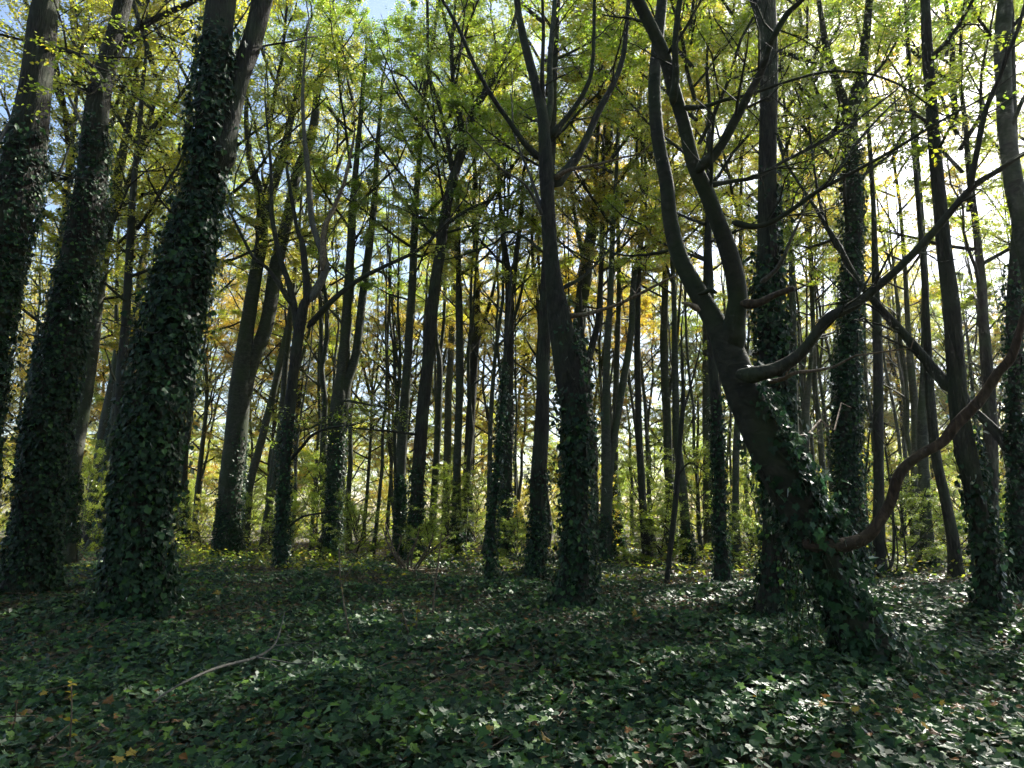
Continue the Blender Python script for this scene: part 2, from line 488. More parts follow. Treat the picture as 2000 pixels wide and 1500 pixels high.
PARTS_LEFT = {}
def add_twigs(mb, P, R, rng, n=4, lf=.3, leaf=None, size=.075, lv=2, nl=10, flat=.7, ang=48):
    Q, S = P[None], R[None]
    # even sampling
    idx = np.linspace(0, len(P) - 1, min(len(P), 9)).astype(int)
    Q, S = P[idx][None], R[idx][None]
    A, RA = kids(Q, S, n, .18, .97, ang, lf, rng, m=5, flat=flat, up=.12, roll=.7, rf=.4)
    RA = np.minimum(RA, .02)
    sticks(mb, A, RA, 4)
    if lv > 1:
        B, RB = kids(A, RA, 4, .2, .98, 45, .5, rng, m=3, flat=flat, up=.05, roll=.6)
        sticks(mb, B, RB, 3)
        if leaf is not None: foliage(leaf, B, nl, size, rng, TREE_LEAF6)
    if leaf is not None: foliage(leaf, A, nl, size, rng, TREE_LEAF6)

LEAF_PROTO = []
def single_leaves(picked, parent):
    """the largest leaves as objects of their own"""
    if not LEAF_PROTO:
        for q in range(6):
            m1 = MB()
            leaves_at(m1, np.zeros((1, 3)), np.array([(0, 1.0, 0)]), np.array([(0, 0, 1.0)]), 1.0, IVY_HI, np.random.default_rng(q), np.array([q / 6 * .85]))
            LEAF_PROTO.append(m1.mesh('ivy_leaf', M_IVY, False))
    for i, (p, Y, N, s) in enumerate(picked):
        Y = Y / np.linalg.norm(Y); X = np.cross(Y, N); X /= np.linalg.norm(X); Z = np.cross(X, Y)
        c = link(LEAF_PROTO[i % 6], 'ivy_leaf', parent)
        c.matrix_local = Matrix(((X[0] * s, Y[0] * s, Z[0] * s, p[0]), (X[1] * s, Y[1] * s, Z[1] * s, p[1]), (X[2] * s, Y[2] * s, Z[2] * s, p[2]), (0, 0, 0, 1)))

def tree(name, label, pts, cat='tree', bark='beech', depth=None, ivy=None, limbs=(), crown=None, top=23.0, group=None, seed=0, sides=14,
         flare=.35, rough=.10, dy=0.0, twigs=0, ivy_tmpl=IVY_MID, ivy_size=.078, ivy_th=.10, ivy_den=420, blunt=False, flutes=.12, ivy_parts=False, wf=1.0):
    pts = [(x_, y_, w_ * wf) for x_, y_, w_ in pts]
    rng = np.random.default_rng(1000 + seed)
    d = depth or depth_of(pts[0][1])
    base = at(pts[0][0], pts[0][1], d)
    g = float(gz(base[0], base[1]))
    root = empty(name, (base[0], base[1], g))
    root_l = np.array((base[0], base[1], g))
    tag(root, label, cat, group)
    P, R = path(pts, d, dy, 6)
    if ivy: R = R * .86
    # wander a little in depth, as trunks do
    z = P[:, 2]
    P[:, 1] += .05 * np.sin(z * .7 + seed) * np.clip(z / 3, 0, 1)
    zb = P[0, 2]
    h = np.clip(z - g, 0, None)
    ext = P[0].copy(); ext[2] = g - .35
    P = np.vstack([ext, P]); R = np.concatenate([[R[0] * 1.12], R])
    if top and not blunt and P[-1, 2] < top:
        e = P[-1]; dirn = nrm(P[-1] - P[-4]); 
        n = 7
        u = np.linspace(0, 1, n + 1)[1:]
        H = top - e[2]
        vec = nrm(dirn * .6 + np.array((0, 0, .7)))
        ex = e + (vec / vec[2] * H)[None] * u[:, None] + rng.normal(0, .12, (n, 3)) * u[:, None]
        P = np.vstack([P, ex]); R = np.concatenate([R, R[-1] * (1 - .88 * u)])
    P = P - root_l
    z = P[:, 2]
    ivyt = np.zeros(len(P))
    Rt = R.copy()
    if ivy:
        zt = max(a[1] for a in ivy)
        full = [a for a in ivy if a[3] is None and a[2] > .7]
        if full:
            zt = max(a[1] for a in full)
            shrink = np.clip((zt + .3 - z) / 1.2, 0, 1) * min(ivy_th * .75, .25 * R.max())
            Rt = np.maximum(R - shrink, R * .55)
    fl = flare * np.exp(-np.clip(z, 0, None) / .35)
    Rt = Rt * (1 + fl)
    mb = MB()
    tube(mb, P, Rt, sides, rough, seed, True, flutes * np.exp(-np.clip(z, 0, None) / .9) if flutes else None)
    leaf = MB()
    trunk = None
    if twigs: add_twigs(mb, P[len(P) // 3:], Rt[len(P) // 3:], rng, twigs, .12)
    trunk = mb.obj('trunk', BARK[bark], root)
    # limbs
    for li in limbs:
        lp, ldy = li[0], li[1]
        o = li[2] if len(li) > 2 else {}
        lp = [(x_ + (rng.normal(0, .16) * min(w_, 14) if 0 < q_ else 0), y_ + (rng.normal(0, .16) * min(w_, 14) if 0 < q_ else 0), w_ * (.86 if q_ else 1) * rng.uniform(.93, 1.07)) for q_, (x_, y_, w_) in enumerate(lp)]
        LP, LR = path(lp, d + o.get('d0', 0), ldy, 5)
        LP = LP - root_l
        if o.get('tw', 3):
            e = LP[-1]; dv = LP[-1] - LP[-3]; dv = nrm(dv + np.array((0, 0, .25)) * np.linalg.norm(dv)) * max(.5, .16 * np.linalg.norm(LP[-1] - LP[0]))
            k_ = np.arange(1, 5)[:, None]
            LP = np.vstack([LP, e + dv * k_ * .5 + rng.normal(0, .06, (4, 3)) * k_]); LR = np.concatenate([LR, LR[-1] * np.array((.8, .6, .4, .15))])
        dist_ = np.concatenate([[0], np.cumsum(np.linalg.norm(np.diff(LP, axis=0), axis=1))])
        LR = LR * (1 + .22 * np.exp(-dist_ / (3 * LR[0] + .03))) * np.clip(.35 + dist_ / (2.2 * LR[0] + .01), 0, 1)
        m2 = MB()
        tube(m2, LP, LR * o.get('fat', 1.0), o.get('sides', 9), o.get('rough', .16), seed * 7 + len(lp), True)
        lf = leaf if o.get('leaf') else None
        if o.get('tw', 3): add_twigs(m2, LP, LR, rng, o.get('tw', 3), o.get('twl', .28), lf, nl=o.get('nl', 9), lv=o.get('lv', 2))
        m2.obj('limb', BARK[o.get('bark', bark)], root)
    if leaf.n:
        fo = leaf.obj('foliage', M_LEAF, root, False, True)
        fo.color = (*((crown or {}).get('color', YGREEN)), 1)
    # ivy
    if ivy:
        im = MB(); picked = []
        for (z0, z1, amt, side) in ivy:
            m_ = (z > z0 - .3) & (z < z1 + .6)
            if m_.sum() < 2: continue
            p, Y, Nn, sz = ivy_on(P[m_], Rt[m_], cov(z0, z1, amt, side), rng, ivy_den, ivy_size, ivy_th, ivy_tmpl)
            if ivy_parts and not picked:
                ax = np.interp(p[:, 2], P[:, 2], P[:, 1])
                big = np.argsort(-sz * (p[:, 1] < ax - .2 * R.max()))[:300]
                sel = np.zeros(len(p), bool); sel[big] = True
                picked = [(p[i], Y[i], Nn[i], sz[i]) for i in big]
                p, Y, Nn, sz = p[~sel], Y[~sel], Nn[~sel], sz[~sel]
            leaves_at(im, p, Y, Nn, sz, ivy_tmpl, rng, rng.uniform(size=len(p)) ** 3.0 * .9)  # tints skewed dark: shade on the trunks is put into the leaf colour
        # climbing stems
        ns = 5; st = MB()
        m_ = z < max(a[1] for a in ivy)
        if m_.sum() > 3:
            PP, RR = P[m_], Rt[m_]
            for q in range(ns):
                a0 = rng.uniform(0, 6.28); zz = np.linspace(0, 1, 14)
                idx = np.clip(zz * (len(PP) - 1) * rng.uniform(.6, 1), 0, len(PP) - 1)
                c = np.stack([np.interp(idx, np.arange(len(PP)), PP[:, i]) for i in range(3)], -1)
                rr = np.interp(idx, np.arange(len(PP)), RR)
                an = a0 + .5 * np.sin(zz * 7 + q) + .3 * np.sin(zz * 17)
                c = c + np.stack([np.cos(an), np.sin(an), 0 * an], -1) * (rr + .012)[:, None]
                tube(st, c, np.full(14, .011), 5, 0, q, False)
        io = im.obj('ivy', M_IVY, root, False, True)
        if st.n: st.obj('ivy_stems', M_OAK, io, True, True)
        single_leaves(picked, io)
    if crown:
        cs = crown
        zc = cs['h0']
        top_i = np.argmin(np.abs(z - (zc + 2)))
        # crown axis follows the leader
        j0 = np.argmin(np.abs(z - zc)); j1 = len(z) - 1
        a, b = P[j0], P[j1]
        dv = nrm(b - a)
        tilt = (-math.asin(np.clip(dv[1], -.5, .5)), math.asin(np.clip(dv[0], -.5, .5)))
        put_crown(root, cs['i'], tuple(a + (b - a) * 0.0), cs.get('s', (1, 1)), rng.uniform(0, 6.28), cs['color'], tilt)
    return root

def rough_crown(i, h0, color, s=1.0, sz=None):
    return dict(i=i % len(CROWNS), h0=h0 * (.8 if s != 1.01 else 1), color=color, s=(s * .9, (sz or s) * .95))

exec_trees = True
R_ = math.radians
RIGHTSIDE, LEFTSIDE, FRONT = 0.2, math.pi, -math.pi / 2

tree('ivy_clad_tree', 'thick ivy-clad trunk at the far left with lit green ivy and ridged bark above', [(-100, 1185, 120), (-62, 950, 105), (-25, 700, 95), (10, 500, 92), (45, 300, 80), (72, 120, 60), (90, 0, 50)],
     bark='oak', ivy=[(0, 7.0, 1, None), (6.6, 9.5, .4, None)], seed=1, crown=rough_crown(0, 14, YGREEN, 1.01),
     limbs=[([(60, 300, 12), (95, 330, 10), (110, 350, 8), (130, 300, 5)], 1.0, {}), ([(80, 90, 14), (150, 110, 9), (200, 155, 6), (190, 175, 4)], -1.0, {'leaf': 1, 'tw': 16, 'twl': .6, 'nl': 12}),
            ([(40, 250, 10), (20, 240, 8), (0, 275, 6), (-20, 270, 4)], -.8, {'bark': 'grey'})])
tree('ivy_clad_tree', 'slanting ivy-clad tree with forked top left of the thickest ivy-covered trunk', [(52, 1160, 118), (74, 1000, 98), (102, 800, 98), (138, 600, 88), (163, 450, 72), (182, 300, 56), (198, 180, 48), (222, 90, 40), (242, 0, 34)],
     bark='oak', ivy=[(0, 7.6, 1, None), (7.5, 11, .35, None)], seed=2, crown=rough_crown(1, 15, mixc(YGREEN, GOLD, .3), 1.01),
     limbs=[([(205, 160, 22), (240, 100, 18), (272, 60, 16), (310, 30, 13), (400, -5, 10), (470, -40, 6)], .5, {'leaf': 1, 'tw': 14, 'twl': .45, 'nl': 14}),
            ([(188, 260, 14), (170, 170, 10), (120, 150, 8), (70, 90, 6), (0, 65, 5)], -1.2, {'leaf': 1, 'tw': 18, 'twl': .45, 'nl': 14}),
            ([(185, 330, 9), (150, 345, 8), (100, 352, 6), (40, 360, 5), (0, 350, 4)], -.8, {'leaf': 1, 'tw': 14, 'twl': .4, 'nl': 12}),
            ([(185, 300, 8), (130, 180, 6), (90, 130, 5), (30, 90, 4)], 1, {'bark': 'grey', 'tw': 12, 'leaf': 1, 'nl': 12, 'twl': .5}),
            ([(160, 690, 6), (110, 665, 5), (60, 655, 3.5), (20, 640, 2)], -.8, {'bark': 'grey', 'tw': 6, 'twl': .4}),
            ([(110, 930, 7), (60, 950, 6), (20, 935, 4), (-20, 920, 3)], -1, {'tw': 8, 'twl': .5})])
tree('ivy_clad_tree', 'thickest ivy-covered trunk with a forked bare top and a sunlit patch of leaves low down', [(262, 1198, 150), (272, 1080, 136), (282, 950, 132), (304, 820, 134), (332, 650, 130), (370, 480, 112), (396, 370, 92), (410, 250, 74), (424, 120, 66), (438, 0, 62)],
     bark='oak', ivy=[(0, 8.8, 1, None), (8.2, 11, .5, None)], seed=3, crown=rough_crown(2, 15, YGREEN, 1.01), ivy_tmpl=IVY_MID, ivy_den=430, ivy_th=.15, ivy_size=.09, top=25, sides=18, ivy_parts=True,
     limbs=[([(428, 340, 52), (448, 240, 48), (468, 160, 46), (492, 80, 44), (512, 0, 40), (545, -150, 34), (590, -340, 24)], .4, {'tw': 2, 'sides': 12, 'rough': .1}),
            ([(388, 420, 8), (350, 420, 6), (320, 400, 5), (290, 350, 4)], -1, {'tw': 5}), ([(345, 640, 6), (300, 650, 4), (250, 640, 3)], -1.2, {'tw': 4})])
tree('slender_beech', 'pale smooth slender beech with dark lower trunk standing behind the two leftmost leaning trunks', [(128, 1060, 44), (135, 960, 42), (150, 850, 34), (168, 750, 29), (190, 600, 27), (213, 430, 25), (232, 330, 20), (245, 270, 16)],
     ivy=[(0, 3.5, .6, None)], seed=4, depth=24, crown=rough_crown(3, 11, mixc(YGREEN, GOLD, .4)),
     limbs=[([(218, 420, 18), (245, 378, 15), (268, 300, 13), (300, 200, 10), (322, 130, 6)], 1, {})])
tree('beech', 'big smooth beech with twin leaning stems and sun flecks beside the thickest ivy trunk', [(443, 1088, 78), (450, 960, 66), (458, 860, 62), (468, 770, 58), (480, 670, 42), (495, 560, 37), (510, 460, 32), (508, 380, 26), (490, 320, 20), (482, 240, 14)],
     ivy=[(0, 2.6, .9, None), (2.5, 5, .25, RIGHTSIDE)], wf=0.8, seed=5, crown=rough_crown(0, 14, YGREEN), ivy_th=.12,
     limbs=[([(468, 800, 36), (492, 720, 34), (518, 630, 31), (540, 520, 28), (558, 430, 25), (580, 340, 22), (606, 260, 20), (622, 170, 15), (640, 60, 10)], 1.0, {'sides': 12, 'rough': .08}),
            ([(512, 440, 22), (535, 350, 20), (556, 290, 17), (575, 200, 13), (590, 100, 9)], -1, {})])
tree('forked_tree', 'dark bare-limbed tree with many crooked forks between the twin-stemmed beeches', [(548, 1108, 44), (552, 1000, 38), (556, 900, 35), (570, 760, 32), (582, 670, 31), (593, 600, 28), (600, 575, 22), (590, 480, 15), (578, 440, 12), (560, 330, 8)],
     bark='dark', ivy=[(0, 3.0, .95, None), (2.8, 5, .35, None)], wf=0.78, seed=6, top=14, rough=.18,
     limbs=[([(585, 660, 16), (567, 575, 14), (546, 500, 12), (533, 425, 11), (530, 330, 8), (520, 230, 5)], .6, {}),
            ([(572, 600, 9), (530, 530, 8), (495, 500, 8), (462, 440, 6), (440, 398, 4)], -.6, {}),
            ([(600, 590, 20), (620, 560, 17), (632, 520, 15), (618, 475, 14), (607, 425, 13), (600, 325, 11), (592, 200, 8), (596, 100, 5)], .5, {'bark': 'grey', 'rough': .2}),
            ([(630, 528, 13), (632, 450, 13), (652, 412, 10), (676, 350, 8), (690, 280, 5)], 1.0, {'bark': 'dead'}),
            ([(600, 640, 13), (640, 592, 12), (700, 550, 10), (752, 520, 9), (815, 490, 7), (860, 450, 6), (892, 408, 4)], -1.0, {'leaf': 1, 'tw': 6, 'twl': .2, 'nl': 6}),
            ([(565, 900, 8), (590, 870, 7), (610, 850, 6), (640, 835, 5), (690, 830, 3)], -1.5, {'leaf': 1, 'tw': 6, 'twl': .5}),
            ([(563, 1030, 5), (590, 1010, 5), (630, 1002, 4), (660, 995, 3)], -1, {})], crown=None)
tree('beech', 'beech splitting into two straight slim stems above an ivy-clad foot, between two dark trunks', [(650, 1088, 44), (652, 1000, 38), (656, 900, 38), (661, 810, 38), (668, 720, 24), (674, 640, 22), (684, 500, 19), (692, 370, 15), (702, 250, 11), (716, 100, 7)],
     ivy=[(0, 3.6, .95, None), (3.5, 6, .3, None)], seed=7, crown=rough_crown(1, 14, mixc(GREEN, YGREEN, .5)),
     limbs=[([(664, 830, 30), (678, 760, 24), (692, 690, 21), (707, 590, 19), (718, 500, 17), (730, 400, 14), (737, 310, 11), (744, 200, 7)], .7, {'sides': 12, 'rough': .08}),
            ([(660, 800, 6), (610, 835, 5), (560, 842, 3)], -1.5, {'leaf': 1, 'tw': 9, 'twl': .4, 'nl': 10}), ([(662, 780, 6), (720, 790, 5), (770, 800, 3)], -1.5, {'leaf': 1, 'tw': 9, 'twl': .4, 'nl': 10}), ([(676, 640, 6), (640, 600, 4), (600, 560, 3)], .5, {})])
tree('slender_tree', 'straight slim trunk touching a thicker curved one at an ivy-clad foot', [(777, 1088, 32), (782, 980, 30), (786, 860, 27), (796, 700, 24), (806, 540, 21), (812, 410, 18), (818, 320, 14), (826, 200, 9)],
     ivy=[(0, 3.5, .9, None)], wf=0.85, seed=8, crown=rough_crown(2, 13, GREEN))
tree('beech', 'thick curved trunk bending right and forking high beside a straight slim one', [(808, 1098, 58), (814, 980, 40), (822, 850, 37), (835, 710, 35), (848, 570, 32), (862, 480, 30), (873, 400, 29), (890, 330, 28), (906, 275, 27), (898, 230, 18), (888, 180, 14), (882, 100, 12), (888, 30, 9)],
     bark='oak', ivy=[(0, 2.2, .95, None), (2, 3.8, .3, None)], wf=0.78, seed=9, crown=rough_crown(3, 15, mixc(YGREEN, GREEN, .4)),
     limbs=[([(906, 280, 20), (930, 215, 18), (964, 150, 16), (985, 90, 13), (1003, 45, 10), (1020, -40, 6)], .8, {'rough': .1}),
            ([(884, 340, 11), (876, 280, 10), (856, 200, 9), (838, 140, 8), (835, 0, 6)], -1, {}),
            ([(862, 470, 6), (820, 430, 5), (790, 340, 3)], 1, {}), ([(822, 850, 6), (760, 842, 5), (690, 836, 3)], -1.5, {'leaf': 1, 'tw': 9, 'twl': .35, 'nl': 10}), ([(868, 440, 8), (930, 400, 6), (1000, 380, 3)], -1.5, {'leaf': 1, 'tw': 12, 'twl': .4, 'nl': 12})])
tree('slender_tree', 'thin trunk with a kinked fork behind the thick curved trunk', [(842, 1078, 18), (848, 960, 16), (855, 850, 15), (859, 720, 13), (852, 660, 9), (846, 560, 6)], depth=31, seed=10, ivy=[(0, 1.5, .6, None)],
     limbs=[([(859, 730, 10), (864, 690, 9), (868, 620, 8), (870, 520, 6)], .5, {})], crown=rough_crown(4, 13, YGREEN, .8))
tree('slender_tree', 'thin straight trunk third in a row of slim trunks right of the thick curved trunk', [(868, 1062, 17), (872, 950, 15), (875, 800, 14), (880, 700, 13), (886, 580, 12), (892, 450, 8)], depth=38, seed=11, crown=rough_crown(0, 12, GOLD, .8))
tree('slender_tree', 'straight slim trunk with an ivy-clad foot second in a row of slim trunks', [(892, 1086, 22), (891, 950, 19), (896, 825, 18), (898, 680, 17), (896, 550, 14), (894, 420, 10)], depth=28, seed=12, ivy=[(0, 2, .7, None)], crown=rough_crown(1, 12, YGREEN))
tree('slender_tree', 'slim dark trunk with a high right fork behind the row of slim trunks', [(907, 1072, 26), (912, 950, 22), (920, 800, 20), (928, 660, 18), (931, 560, 15), (926, 400, 10)], depth=31, seed=13, bark='dark', ivy=[(0, 3, .6, None)],
     limbs=[([(928, 690, 10), (942, 640, 9), (958, 580, 8), (978, 480, 5)], .5, {})], crown=rough_crown(2, 13, mixc(YGREEN, GOLD, .5)))
tree('slender_tree', 'narrow stem wrapped in ragged ivy left of the twin straight trunks', [(955, 1143, 22), (960, 1060, 20), (966, 980, 18), (974, 880, 15), (981, 780, 12), (988, 680, 9), (998, 560, 6)], bark='dark', seed=14, ivy=[(0, 5.5, .8, None)], ivy_th=.09, top=9, ivy_size=.08, twigs=5)
tree('beech', 'straight trunk with a high fork behind the narrow ivy-wrapped stem', [(987, 1086, 38), (987, 970, 32), (990, 850, 28), (993, 720, 25), (995, 600, 22), (993, 540, 16), (982, 460, 11), (976, 380, 8)], depth=27, seed=15, bark='dark', ivy=[(0, 3, .8, None), (3, 7, .2, None)],
     limbs=[([(996, 590, 14), (1006, 510, 12), (1016, 430, 10), (1024, 330, 7)], .5, {}), ([(998, 640, 8), (1015, 580, 7), (1035, 500, 5)], -.5, {})], crown=rough_crown(3, 13, YGREEN))
tree('bark_tree', 'thick ridged trunk with bushy ivy foot just behind the central ivy-wrapped tree', [(1045, 1134, 62), (1048, 1040, 46), (1051, 950, 41), (1057, 840, 37), (1061, 720, 33), (1065, 600, 29), (1071, 450, 25), (1077, 300, 21), (1084, 120, 16), (1090, 0, 12)], bark='oak', wf=0.88, seed=16, ivy=[(0, 2.0, 1, None), (2, 3, .3, None)], ivy_th=.14,
     crown=rough_crown(4, 13, mixc(YGREEN, GREEN, .5)), top=22)
tree('central_tree', 'dark central tree with thick ivy below and pale bare twisted limbs above', [(1120, 1193, 112), (1124, 1120, 88), (1127, 1040, 80), (1126, 900, 76), (1124, 800, 72), (1108, 700, 60), (1092, 610, 46), (1077, 500, 34), (1071, 410, 31), (1068, 340, 32), (1065, 285, 28), (1060, 225, 25), (1046, 165, 21), (1031, 110, 18), (1016, 45, 15), (1008, -20, 13), (1000, -200, 9)],
     bark='dark', ivy=[(0, 4.0, 1, None), (3.9, 5.6, .55, RIGHTSIDE)], ivy_th=.13, seed=17, top=15, rough=.16, sides=16, ivy_den=380,
     limbs=[([(1056, 312, 15), (1027, 280, 13), (995, 235, 12), (970, 200, 11), (945, 160, 10), (920, 112, 9), (895, 50, 8), (862, -5, 7), (830, -60, 5)], -.6, {}),
            ([(1080, 362, 26), (1095, 345, 24), (1120, 315, 21), (1145, 270, 19), (1170, 215, 17), (1203, 160, 14), (1216, 110, 12), (1226, 25, 10), (1235, -60, 7)], .7, {}),
            ([(1072, 270, 14), (1110, 225, 11), (1144, 180, 10), (1157, 125, 9), (1163, 0, 7), (1165, -80, 5)], -.5, {}),
            ([(1064, 250, 18), (1072, 200, 15), (1077, 125, 12), (1083, 0, 10), (1090, -100, 6)], .6, {'bark': 'beech'}),
            ([(1062, 215, 10), (1060, 150, 10), (1060, 60, 8), (1058, -30, 6)], -.4, {}),
            ([(1062, 425, 8), (1040, 380, 7), (1020, 355, 6), (980, 330, 5), (940, 288, 3.5)], -.8, {'bark': 'grey'}),
            ([(1062, 418, 7), (1035, 340, 6), (1015, 295, 5), (1003, 250, 4), (1000, 190, 3)], .4, {'bark': 'grey'}),
            ([(1105, 618, 11), (1150, 612, 9), (1210, 595, 8), (1250, 572, 7), (1300, 548, 5), (1320, 540, 3)], -.8, {'bark': 'dead', 'tw': 2}),
            ([(1095, 565, 9), (1140, 540, 7), (1170, 508, 6), (1200, 475, 5), (1232, 420, 3)], .6, {}),
            ([(1060, 492, 7), (1025, 462, 6), (990, 453, 5), (965, 475, 4), (900, 500, 3)], .8, {'leaf': 1, 'nl': 5}),
            ([(1080, 352, 11), (1110, 331, 8), (1160, 324, 6), (1218, 308, 4)], -.6, {'bark': 'dead'})])
tree('forked_tree', 'slim trunk splitting low into a v right of the central tree', [(1184, 1108, 34), (1185, 1010, 26), (1186, 920, 26), (1184, 800, 18), (1185, 700, 16), (1192, 575, 14), (1198, 440, 11), (1206, 300, 7)], seed=18, depth=24, bark='beech', ivy=[(0, 2, .5, None)],
     limbs=[([(1189, 940, 20), (1197, 890, 18), (1208, 820, 17), (1216, 750, 16), (1230, 650, 15), (1241, 550, 13), (1256, 440, 10), (1262, 330, 7)], .5, {'rough': .1})], crown=rough_crown(0, 13, mixc(YGREEN, GOLD, .4)))
tree('beech', 'slanting trunk partly hidden behind the central ivy tree, rising to its right', [(1118, 1088, 34), (1118, 950, 31), (1120, 800, 28), (1130, 640, 25), (1146, 520, 24), (1161, 420, 22), (1181, 325, 19), (1188, 225, 16), (1201, 150, 12)], seed=19, depth=28, crown=rough_crown(1, 15, YGREEN), limbs=[([(1146, 520, 12), (1125, 440, 9), (1110, 330, 7)], .5, {}), ([(1170, 380, 12), (1200, 300, 9), (1225, 200, 6)], -.8, {})])
tree('slender_tree', 'slim forked stem curving upright close behind the central ivy tree', [(1163, 1080, 17), (1160, 940, 16), (1150, 800, 16), (1146, 725, 17), (1158, 670, 13), (1170, 620, 12), (1174, 520, 10), (1178, 400, 7)], seed=20, depth=26, bark='dark', limbs=[([(1147, 735, 10), (1140, 660, 8), (1132, 560, 6)], .4, {})], crown=rough_crown(2, 12, YGREEN, .8))
tree('slender_tree', 'short-looking ivy trunk standing against the low v-shaped fork', [(1213, 1092, 26), (1206, 1010, 20), (1200, 930, 17), (1203, 780, 14), (1208, 600, 11)], seed=21, depth=29, ivy=[(0, 3, .8, None)], crown=rough_crown(3, 12, GOLD))
tree('slender_tree', 'slim straight trunk standing alone in the sunlit undergrowth right of the v-shaped fork', [(1266, 1096, 20), (1258, 1020, 16), (1252, 930, 14), (1247, 800, 13), (1245, 650, 12), (1248, 520, 10), (1254, 380, 6)], seed=22, depth=25, bark='dark', crown=rough_crown(4, 13, GOLD, .9))
tree('beech', 'greenish beech trunk behind the thin dark leaning sapling', [(1312, 1082, 24), (1308, 980, 21), (1303, 820, 19), (1296, 670, 18), (1299, 570, 15), (1303, 430, 11)], seed=23, depth=29, ivy=[(0, 1.2, .6, None)], crown=rough_crown(0, 13, YGREEN), limbs=[([(1300, 800, 9), (1318, 700, 7), (1330, 560, 5)], .5, {})])
tree('sapling', 'thin dark leaning sapling with forked twiggy top at the edge of the ivy', [(1303, 1133, 10), (1311, 1055, 11), (1321, 960, 11), (1329, 860, 10), (1335, 790, 9), (1334, 720, 5)], seed=24, bark='dark', top=8, flare=.2,
     limbs=[([(1335, 800, 6), (1348, 760, 5), (1365, 690, 3.5)], .3, {'leaf': 1}), ([(1324, 930, 4), (1345, 905, 3.5), (1365, 912, 3), (1380, 925, 2)], -.4, {'leaf': 1}), ([(1314, 1045, 4), (1290, 1020, 3), (1262, 1015, 2)], .4, {'leaf': 1})])
tree('slender_tree', 'leaning trunk with broad ivy foot right of the thin leaning sapling', [(1345, 1100, 32), (1337, 1000, 22), (1330, 920, 19), (1321, 840, 17), (1318, 700, 14), (1316, 560, 10)], seed=25, depth=25, ivy=[(0, 1.6, .9, None)], crown=rough_crown(1, 12, mixc(YGREEN, GOLD, .5)))
tree('slender_tree', 'dark knobbly ivy-wrapped trunk standing clear left of the leaning tree', [(1411, 1145, 30), (1408, 1050, 26), (1405, 950, 25), (1402, 850, 24), (1396, 765, 22), (1388, 675, 20), (1385, 575, 19), (1384, 460, 16), (1388, 300, 11)], seed=26, bark='dark', ivy=[(0, 4.5, .7, None)], ivy_th=.06, ivy_size=.07, rough=.2, top=16, limbs=[([(1388, 665, 7), (1375, 610, 6), (1350, 560, 4)], .4, {})], crown=rough_crown(3, 9.5, YGREEN, .8))
tree('beech', 'slim trunk just behind and left of the dark knobbly ivy trunk', [(1385, 1085, 22), (1383, 950, 19), (1380, 800, 18), (1381, 650, 15), (1378, 480, 11)], seed=27, depth=29, crown=rough_crown(4, 13, YGREEN))
tree('slender_tree', 'short slim trunk between the knobbly ivy trunk and the straight ridged trunk', [(1437, 1105, 20), (1436, 980, 16), (1437, 880, 15), (1443, 760, 13), (1448, 600, 10)], seed=28, depth=24, ivy=[(0, 1, .5, None)], crown=rough_crown(0, 12, mixc(YGREEN, GOLD, .6), .9))
tree('bark_tree', 'straight tall ridged-bark trunk with ivy on its right side behind the leaning tree', [(1514, 1205, 76), (1515, 1120, 64), (1514, 1000, 58), (1512, 880, 56), (1509, 720, 54), (1503, 580, 48), (1500, 450, 42), (1499, 300, 39), (1500, 150, 38), (1497, 30, 38), (1490, -100, 32), (1488, -300, 24)], bark='oak', seed=29, sides=18, rough=.04,
     ivy=[(0, 7.8, .85, RIGHTSIDE), (0, 3.0, .35, None), (3.0, 6.2, .7, None)], ivy_th=.12, crown=rough_crown(2, 15, YGREEN, 1.01), top=24,
     limbs=[([(1492, 60, 20), (1478, 20, 18), (1465, -30, 15), (1440, -140, 9)], .5, {}), ([(1485, 552, 10), (1510, 530, 9), (1530, 505, 8), (1545, 465, 7), (1570, 415, 4)], -.9, {'bark': 'grey', 'd0': -.3})])
